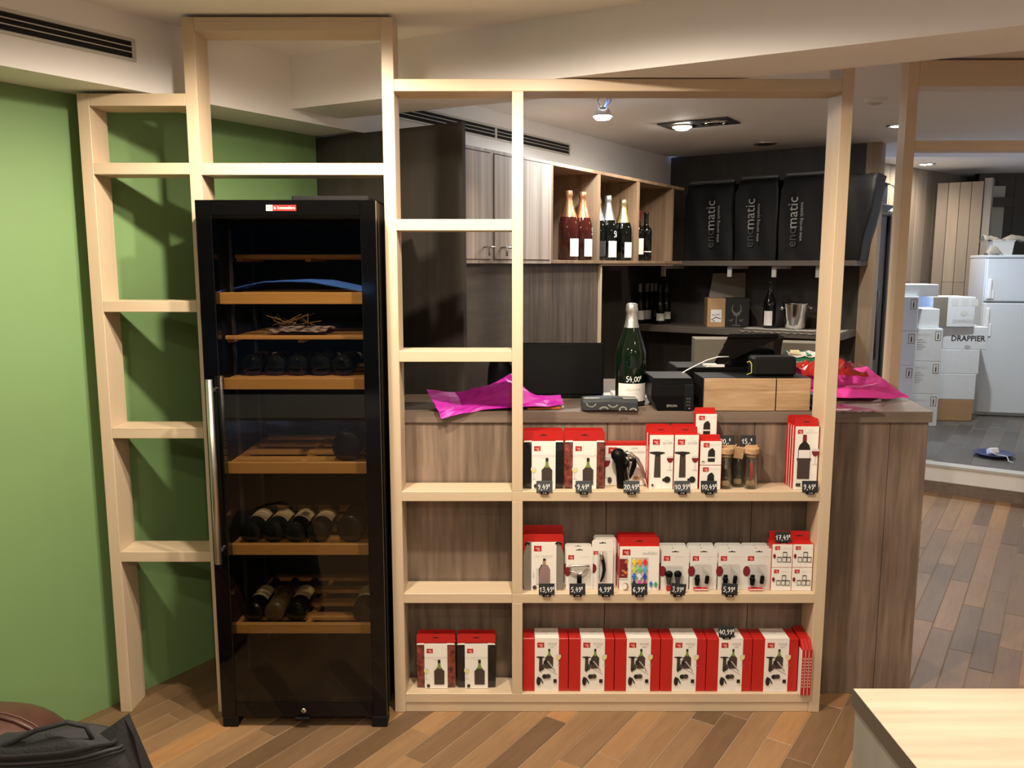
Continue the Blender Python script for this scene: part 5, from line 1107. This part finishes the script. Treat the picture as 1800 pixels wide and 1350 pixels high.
# ================================================================== THINGS ON THE DARK WALL SHELF
def shp(u, off): t_, _ = onP(u, 560, CR - E2 * off, E1); q = onend(t_, off); return q
for k, (u, off, cap, lm, lz, l) in enumerate(((1124, 0.3, capgrey, paperl, (.10, .33), 'grey capped wine bottle, left end of the middle shelf'), (1136, 0.21, capgrey, paperl, (.10, .33), 'grey capped wine bottle with a pale label, second on the middle shelf'), (1144, 0.125, capgrey, None, (.1, .3), 'grey capped bottle standing behind the second one'), (1151, 0.045, capgrey, None, (.1, .3), 'grey capped bottle furthest back on the middle shelf'), (1159, 0.28, capblk, paperl, (.09, .27), 'black capped wine bottle with a white label on the middle shelf'), (1170, 0.19, capblk, paperl, (.12, .30), 'black capped bottle with a printed white label, right of its neighbour'))):
    q = shp(u, off); bottle(l, (q.x, q.y, 1.186), .30, .037, 'g', winebtl, cap, .80, lz, lm, 60, 12, 'bottles on the middle wall shelf')
q = shp(1352, .26); bottle('single dark wine bottle with a white label on lace, middle wall shelf', (q.x, q.y, 1.190), .325, .043, 'g', winebtl, capblk, .80, (.06, .37), paperl, 40, -30)
# glass carton, flap up
q = shp(1243, .36); t = thing('glass_carton', 'open cardboard carton with a wine glass picture on the middle shelf', 'box', (q.x, q.y, 1.186), -6); w_ = .30; hh = .205
m = MB(); m.box(0, 0, 0, w_ * .42, .2, hh, kraft, .001); m.build('kraft_side', t); m = MB(); m.box(w_ * .42, .0, 0, w_ * .98, .2, hh, mat('carton_black', (.012, .012, .013), .4), .001); m.build('black_front', t)
m = MB(); m.add([(.03, .19, hh), (w_ * .98, .19, hh), (w_, .23, hh + .085), (.05, .23, hh + .085), (w_ * .98, .215, hh + .18), (.06, .215, hh + .175)], [(0, 1, 2, 3), (3, 2, 4, 5)], beigeb); m.build('open_flap', t, False, solid=.003)
i_ = Ink(-.001); i_.rect(.025, .035, .10, .125, cardg); i_.text('Riedel', .062, .088, .022, ink, 8); i_.stroke([(.03, .05), (.06, .07), (.095, .06)], .006, ink); i_.rect(.04, .04, .055, .046, ink); i_.build('label_print', t, False)
inkg_ = mat('dim_grey_print', (.13, .13, .13), .5); i_ = Ink(-.001); x = .205; i_.pol([(x - .03, .16), (x - .036, .12), (x - .02, .085), (x, .078), (x + .02, .085), (x + .036, .12), (x + .03, .16), (x + .024, .16), (x + .028, .12), (x, .10), (x - .028, .12), (x - .024, .16)], inkg_); i_.stroke([(x, .08), (x, .012)], .006, inkg_); i_.stroke([(x - .03, .012), (x + .03, .012)], .006, inkg_)
for dx in (-.035, .035): [i_.ell(x + dx + a, .05 + b, .008, .004, inkg_, 8) for a, b in ((-.01, 0), (.008, .003), (0, -.006))]
i_.build('glass_picture', t, False)
# ice bucket, lace runner
q = shp(1398, .24); t = thing('ice_bucket', 'shiny metal ice bucket on the lace runner', 'bucket', (q.x, q.y, 1.190)); m = MB(); m.lathe([(0, .002), (.062, .002), (.070, .02), (.088, .17), (.092, .175), (.090, .18), (.083, .175), (.06, .02), (0, .015)], 24, chrome); m.build('bucket', t); m = MB(); m.ball((.10, -.01, .145), .014, chrome, 10); m.ball((-.10, -.01, .145), .014, chrome, 10); m.build('knob', t)
q = onend(0, .0); t = thing('lace_runner', 'pale lace runner lying along the right part of the middle shelf', 'cloth', q, EA)
t0 = onP(1302, 575, CR - E2 * .4, E1)[0]; m = MB(); n = 26
m.grid([[(t0 + (1.40 - t0) * i / n + .004 * math.sin(j * 3 + i), -.425 + .30 * j / 3 - (.006 if j == 0 and i % 2 else 0), 1.1862 + .002 * abs(math.sin(i * 2.1 + j)) - (.012 + .006 * (i % 2) if j == 0 else 0)) for i in range(n + 1)] for j in range(4)], lace); m.build('lace', t, solid=.001)
# beige carton on the desk below
q = atY(1220, 652, 4.6); t = thing('beige_carton', 'plain beige cardboard sheet box behind the till screen', 'box', (q.x, 4.6, q.z - .12), -6); m = MB(); m.box(0, 0, 0, .26, .16, .30, beigeb, .002); m.build('carton', t)
q0 = (1.30, 4.6, 0)
t = thing('back_desk', 'dark low cupboard under the middle wall shelf', 'cupboard', (.96, 4.55, 0), 0); zt = q.z - .121
m = MB(); m.slab([(0, 0), (.62, -.19), (.85, .3), (.2, .5)], 0, zt - .02, darkH); m.build('body', t); m = MB(); m.slab([(-.01, -.02), (.63, -.21), (.86, .31), (.2, .51)], zt - .02, zt, darkH); m.build('top', t)
q = atY(1378, 655, 4.75); t = thing('beige_carton', 'beige carton behind the sugar pack and red cellophane', 'box', (1.47, 4.50, zt), -18); m = MB(); m.box(0, 0, 0, .28, .16, .29, beigeb, .002); m.build('carton', t)

# ================================================================== STORAGE ROOM
ZS = .2015
t = thing('fridge_freezer', 'tall white refrigerator with a freezer on top in the storage room', 'refrigerator', (4.43, 7.80, ZS), -14); hh = 1.49
m = MB(); m.box(0, .05, .0, .56, .56, hh, appl, .006); m.build('cabinet_body', t)
m = MB(); m.box(-.004, -.01, hh, .57, .56, hh + .028, appl, .006); m.build('top_cover', t)
fz = hh - .41
m = MB(); m.box(0, 0, fz + .006, .56, .046, hh - .002, appl, .010); d1 = m.build('freezer_door', t); m = MB(); m.box(0, 0, .03, .56, .046, fz - .006, appl, .010); d2 = m.build('fridge_door', t)
for d, za, zb in ((d1, fz + .03, fz + .22), (d2, fz - .26, fz - .05)):
    m = MB(); m.box(.018, -.03, za, .048, -.0, zb, whitep, .008); m.box(.012, -.012, (za if d is d1 else za - .06), .075, .002, (za + .08 if d is d1 else za + .06), whitep, .004); m.build('handle', d)
i_ = Ink(-.0005); i_.ell(.37, fz + .07, .030, .012, ink, 16); i_.ell(.37, fz + .07, .024, .008, inkg, 12); i_.build('badge', d1, False)
t2 = thing('white_tub', 'white plastic tub heaped with cloths on top of the white refrigerator', 'tub', (4.63, 7.96, ZS + hh + .0285), -14)
m = MB(); m.add([(x * s, y * s2, z) for z, s, s2 in ((0, .88, .85), (.13, 1, 1)) for x, y in ((-.09, -.10), (.09, -.10), (.09, .10), (-.09, .10))], [(3, 2, 1, 0), (0, 1, 5, 4), (1, 2, 6, 5), (2, 3, 7, 6), (3, 0, 4, 7)], cardg); m.box(-.096, -.106, .124, .096, -.098, .134, cardg, .002); m.build('tub', t2)
rows = [[(-.16 + .40 * i / 10, -.09 + .18 * j / 5, .132 + .055 * math.sin(math.pi * j / 5) * abs(math.sin(1.2 + i * .5)) + .012 * math.sin(i * 2 + j)) for i in range(11)] for j in range(6)]
m = MB(); m.grid(rows, mat('grey_cloth', (.34, .31, .26), .8, var=.2)); m.build('cloth_heap', t2, solid=.004)
t2 = thing('grey_rag', 'crumpled grey rag on the refrigerator beside the tub', 'cloth', (4.48, 7.83, ZS + hh + .0285), -14); m = MB(); m.grid([[(-.05 + .13 * i / 8, -.05 + .12 * j / 5, .004 + .08 * math.sin(math.pi * j / 5) * math.sin(math.pi * (i + .5) / 9) + .008 * math.sin(i * 3 + j * 2)) for i in range(9)] for j in range(6)], MATS['grey_cloth']); m.build('rag', t2, solid=.003)
# cartons
def wcarton(label, u0, u1, vt, vb, Y, dep, z, h=None, rot=-12, mt=whiteb, icon=False, text=None, name='wine_carton', flaps=False, group='cartons in the storage room', band=None, bottom=None, marks=False):
    p0, p1 = atY(u0, vb, Y), atY(u1, vb, Y); w_ = (p1.x - p0.x) / math.cos(R(rot)); t = thing(name, label, 'box', (p0.x, Y, z), rot, group)
    m = MB(); m.box(0, 0, 0, w_, dep, h, mt, .004)
    m.build('carton', t)
    m = MB(); m.box(w_ * .0, .5 * dep - .025, h + .0003, w_, .5 * dep + .025, h + .0012, mat('tape', (.5, .46, .38), .4)); m.build('tape', t)
    i_ = Ink(-.001)
    if icon: i_.rect(w_ - .062, h - .105, w_ - .016, h - .022, ink); i_.rect(w_ - .058, h - .101, w_ - .020, h - .026, cardg); i_.rect(w_ - .044, h - .092, w_ - .034, h - .05, ink); i_.rect(w_ - .041, h - .05, w_ - .037, h - .032, ink)
    if marks: i_.text('CHAMPAGNE', w_ * .30, h * .82, .022, inkl); [i_.rect(w_ * .14, h * (.66 - .07 * k), w_ * (.34 + .1 * (k % 2)), h * (.69 - .07 * k), inkl) for k in range(5)]
    if text: i_.text('~' + text, w_ * .56, h * .48, .072, ink, 0, .92); i_.ell(w_ * .56, h * .1, .028, .02, inkg, 14)
    if band: i_.rect(0, 0, w_, h * .12, band)
    if i_.k: i_.build('print', t, False)
    return t, w_
# right column, bottom up
zc = ZS
for lab_, u0, u1, h, mt, kw in (('brown carton at the bottom of the right hand column', 1646, 1706, .20, kraft, {}), ('plain white carton, second from the bottom of the right hand column', 1645, 1708, .235, whiteb, {}), ('plain white carton with an open grey edge, third from the bottom of the right column', 1647, 1711, .225, whiteb, {}), ('white carton reading DRAPPIER near the top of the right column', 1650, 1722, .205, whiteb, {'text': 'DRAPPIER', 'band': None})):
    wcarton(lab_, u0, u1, 700, 700, 7.55, .32, zc, h, -8, mt, **kw); zc += h + .001
m, w_ = wcarton('big pale carton lying tilted on top of the right hand column', 1636, 1706, 600, 600, 7.52, .40, zc + .001, .27, -6, whiteb, False)
i_ = Ink(-.001)
for k in range(3): i_.rect(.16 + k * .085, .19, .215 + k * .085, .25, inkl)
i_.ell(.27, .125, .03, .025, inkl, 14); i_.text('CHAMPAGNE', .27, .05, .045, inkg, 0, .7); i_.build('print', m, False)
b = MB(); b.box(-.002, -.003, .002, .125, .001, .268, beigeb, .001); b.build('beige_end', m); i_ = Ink(-.004); i_.rect(.012, .09, .035, .16, ink); i_.build('small_label', m, False)
# middle column
zc = ZS
for k, l in enumerate(('bottom', 'second', 'third')):
    wcarton('printed white carton, %s of the middle column' % l, 1598, 1645, 700, 700, 7.30, .34, zc, .29, -10, whiteb, True, marks=True); zc += .291
wcarton('white carton with sloping flaps on top of the middle column', 1601, 1643, 620, 620, 7.34, .30, zc, .17, -10, whiteb)
zc = ZS
for k, l in enumerate(('bottom', 'second', 'third', 'top')):
    wcarton('white carton with a bottle symbol, %s of the left column by the post' % l, 1553, 1598, 700, 700, 7.02, .34, zc, .29, -14, whiteb, True); zc += .291
wcarton('flat white carton lying on the left column behind the timber post', 1560, 1640, 550, 550, 7.06, .34, zc, .10, -10, whiteb); 
q = atY(1557, 560, 6.9); bottle('dark bottle standing beside the door on the left carton column', (q.x - .02, 6.84, ZS + 1.165 - .29), .30, .042, 'g', winebtl, capblk, .8, (.1, .35), paperl, 50) if False else None
# blue dish with a white charger and its cord
q = atZ(1746, 802, .2015); t = thing('blue_dish', 'shallow dark blue dish on the storage room floor', 'dish', (q.x, q.y, .2015)); m = MB(); m.lathe([(0, .002), (.10, .002), (.135, .025), (.14, .028), (.135, .03), (.10, .008), (0, .007)], 28, bluep); m.build('dish', t)
t = thing('white_charger', 'small white charger with a tangled cord lying in the blue dish', 'charger', (q.x - .01, q.y - .02, .2090)); m = MB(); m.box(-.035, -.03, .0, .035, .03, .045, whitep, .008, RX(-25) @ TR(0, 0, .012)); m.build('charger', t); m = MB(); m.tube([(-.03, -.03, .03), (-.06, -.06, .045), (-.03, -.09, .03), (.0, -.10, .025), (-.02, -.13, .035), (.01, -.15, .03), (.0, -.19, .006), (.01, -.23, .0035)], .003, whitep, 6); m.build('cord', t)
q = atZ(1797, 740, .2015); t = thing('white_crate', 'edge of a white carton beside the refrigerator at the picture margin', 'box', (q.x + .02, 6.7, .2015), -20); m = MB(); m.box(0, 0, 0, .35, .3, .42, whiteb, .004); m.build('carton', t)

# ================================================================== NEAR THE CAMERA: table, leather chair, backpack
q = atZ(1500, 1210, .75); t = thing('display_table', 'pale oak topped table in the right foreground', 'table', (q.x, q.y, 0))
m = MB(); m.box(0, -1.0, .712, 1.6, 0, .75, pale, .001); m.build('tabletop', t)
m = MB(); m.box(-.0012, -1.0, .712, -.0002, 0, .7495, mat('dark_edge', (.075, .06, .045), .5)); m.build('edge_band', t)
m = MB(); m.box(.004, -.99, 0, .03, -.006, .711, palegrey, .001); m.build('side_panel', t); m = MB(); m.box(1.57, -.99, 0, 1.596, -.006, .711, palegrey, .001); m.build('side_panel', t); m = MB(); m.box(.03, -.03, .0, 1.57, -.008, .711, palegrey, .001); m.build('back_panel', t)
# leather armchair: round arm with a piped seam
t = thing('leather_armchair', 'brown leather armchair in the left corner, only its rounded back showing', 'armchair', (-1.50, 2.09, 0), 0); t.scale = (1, 1, .84)
def dome(y, hw, top, n=28, low=.05): return [(hw * math.cos(math.pi * i / n) * (1 + .0 * i), y, low + (top - low) * max(0, 1 - abs(math.cos(math.pi * i / n)) ** 3.2) ** .75) for i in range(n + 1)]
SECS = [(-.13, .24, .32), (-.125, .29, .39), (-.105, .325, .45), (-.075, .345, .484), (-.03, .352, .498), (0, .355, .504), (.05, .352, .50), (.11, .34, .48), (.16, .315, .445), (.19, .26, .38)]
m = MB(); m.grid([dome(*q) for q in SECS], leather); m.add(dome(*SECS[0]), [list(range(29))], leather, True); m.add(dome(*SECS[-1]), [list(range(29))[::-1]], leather, True); m.build('back_cushion', t)
m = MB(); m.tube([(x, y, z + .002) for x, y, z in dome(0, .358, .506)], .0065, leather, 8); m.build('piping', t)
m = MB(); m.tube([(x, y, z + .002) for x, y, z in dome(.022, .354, .5035)], .0018, mat('seam_thread', (.16, .08, .06), .5), 6); m.build('stitching', t)
m = MB(); m.box(-.33, -.11, 0, .33, .17, .06, leather, .02); m.build('base', t)
# backpack on the floor in front of it
t = thing('backpack', 'black canvas backpack with a carry handle and zip, in the bottom left corner', 'backpack', (-1.105, 1.83, 0), 5); t.scale = (1, .66, 1.19)
def shell(w0, hh, dep, x0=0, z0=0, y0=0, n=20, k=10, tw=1.0, bulge=.05):
    rows = []
    for j in range(k + 1):
        f = j / k; z = z0 + hh * math.sin(f * math.pi / 2) ** .9; s = max(.02, math.cos(f * math.pi / 2) ** .38); ring = []
        for i in range(n + 1):
            a = 2 * math.pi * i / n; e = .55
            cx, cy = math.cos(a), math.sin(a); ring.append((x0 + math.copysign(abs(cx) ** e, cx) * w0 / 2 * s, y0 + math.copysign(abs(cy) ** e, cy) * dep / 2 * s + bulge * math.sin(f * 3), z + .006 * math.sin(a * 3 + f * 5)))
        rows.append(ring)
    return rows
m = MB(); m.grid(shell(.46, .435, .26), canvas); m.build('main_body', t)
m = MB(); m.grid(shell(.37, .26, .14, -.01, 0, -.12, bulge=.04), canvas); pk = m.build('front_pocket', t)
def on_bag(f, grow, n=30): return [(x * grow, y * grow - .004, z) for x, y, z in shell(.46, .435, .26, n=60)[0:0] + [(math.copysign(abs(math.cos(a)) ** .55, math.cos(a)) * .23 * max(.02, math.cos(f * math.pi / 2) ** .38), math.copysign(abs(math.sin(a)) ** .55, math.sin(a)) * .13 * max(.02, math.cos(f * math.pi / 2) ** .38) + .05 * math.sin(f * 3), .435 * math.sin(f * math.pi / 2) ** .9 + .006 * math.sin(a * 3 + f * 5) + .003) for a in [math.pi + math.pi * k / n for k in range(n + 1)]]]
m = MB(); m.tube(on_bag(.80, 1.03), .006, canvas2, 8); m.build('zip_flap', t); m = MB(); m.tube(on_bag(.74, 1.02), .0035, dkgrey, 6); m.tube(on_bag(.71, 1.02), .0025, canvas2, 6); m.build('zip', t)
m = MB(); m.tube([(-.17, -.02, .385), (-.10, -.02, .425), (-.02, -.015, .455), (.05, -.01, .468), (.09, -.005, .456), (.105, 0, .42)], .011, canvas2, 8, None, .5); m.build('carry_handle', t)
m = MB(); m.add([(.08, .03, .41), (.165, .05, .455), (.19, .03, .42), (.222, .0, .30), (.14, -.02, .39), (.09, .09, .39), (.165, .10, .448), (.222, .1, .30)], [(0, 1, 4), (1, 2, 3, 4), (0, 5, 6, 1), (1, 6, 7, 3, 2), (5, 0, 4, 3, 7), (5, 7, 6)], canvas2); m.build('side_flap', t)
m = MB(); m.box(-.215, -.03, .30, -.175, .02, .395, canvas2, .006, RY(-14)); m.build('strap_anchor', t)
# a car in the street, mirrored in the refrigerator door
t = thing('car', 'car parked in the street, seen only as a reflection in the refrigerator door', 'car', (-3.15, -6.3, -.12), 0); paint = mat('car_paint', (.012, .014, .018), .4)
side = [(-2.1, .35), (-2.15, .6), (-2.05, .82), (-1.35, .95), (-1.2, 1.0), (-.75, 1.38), (-.2, 1.5), (.5, 1.5), (1.1, 1.38), (1.75, 1.0), (2.05, .95), (2.12, .6), (2.08, .35)]
m = MB(); rows = [[(x, -.85 + .0, z) for x, z in side], [(x * .99, -.87 if z < 1 else -.66, z) for x, z in side], [(x * .99, .87 if z < 1 else .66, z + .02) for x, z in side]]; m.grid(rows[1:], paint); m.prism(side[:5] + side[9:], -.86, .86, paint); m.build('body', t, True)
m = MB(); m.grid([[(-.8, y * .64, 1.385 + .0), (-.2, y * .655, 1.515), (.15, y * .655, 1.53), (.5, y * .655, 1.515), (1.12, y * .64, 1.39)] for y in (-1, -.5, 0, .5, 1)], mat('skylit_car_roof', (.72, .75, .8), .4)); m.build('roof', t, solid=.02)  # roof paled against a near black body: sky light put into the colour
m = MB()
for y in (-.868, .862): m.prism([(-1.05, 1.0), (-.68, 1.33), (-.15, 1.43), (-.12, 1.0)], y, y + .006, gloss); m.prism([(-.05, 1.0), (-.08, 1.43), (.45, 1.43), (1.0, 1.32), (1.5, 1.0)], y, y + .006, gloss)
m.build('side_windows', t)
for x in (-1.3, 1.35):
    for y in (-.8, .62): m = MB(); m.lathe([(0, 0), (.32, 0), (.33, .02), (.33, .16), (.32, .18), (0, .18)], 24, blackm, TR(x, y + .18, .33) @ RX(90)); m.build('wheel', t)
bpy.context.view_layer.update()
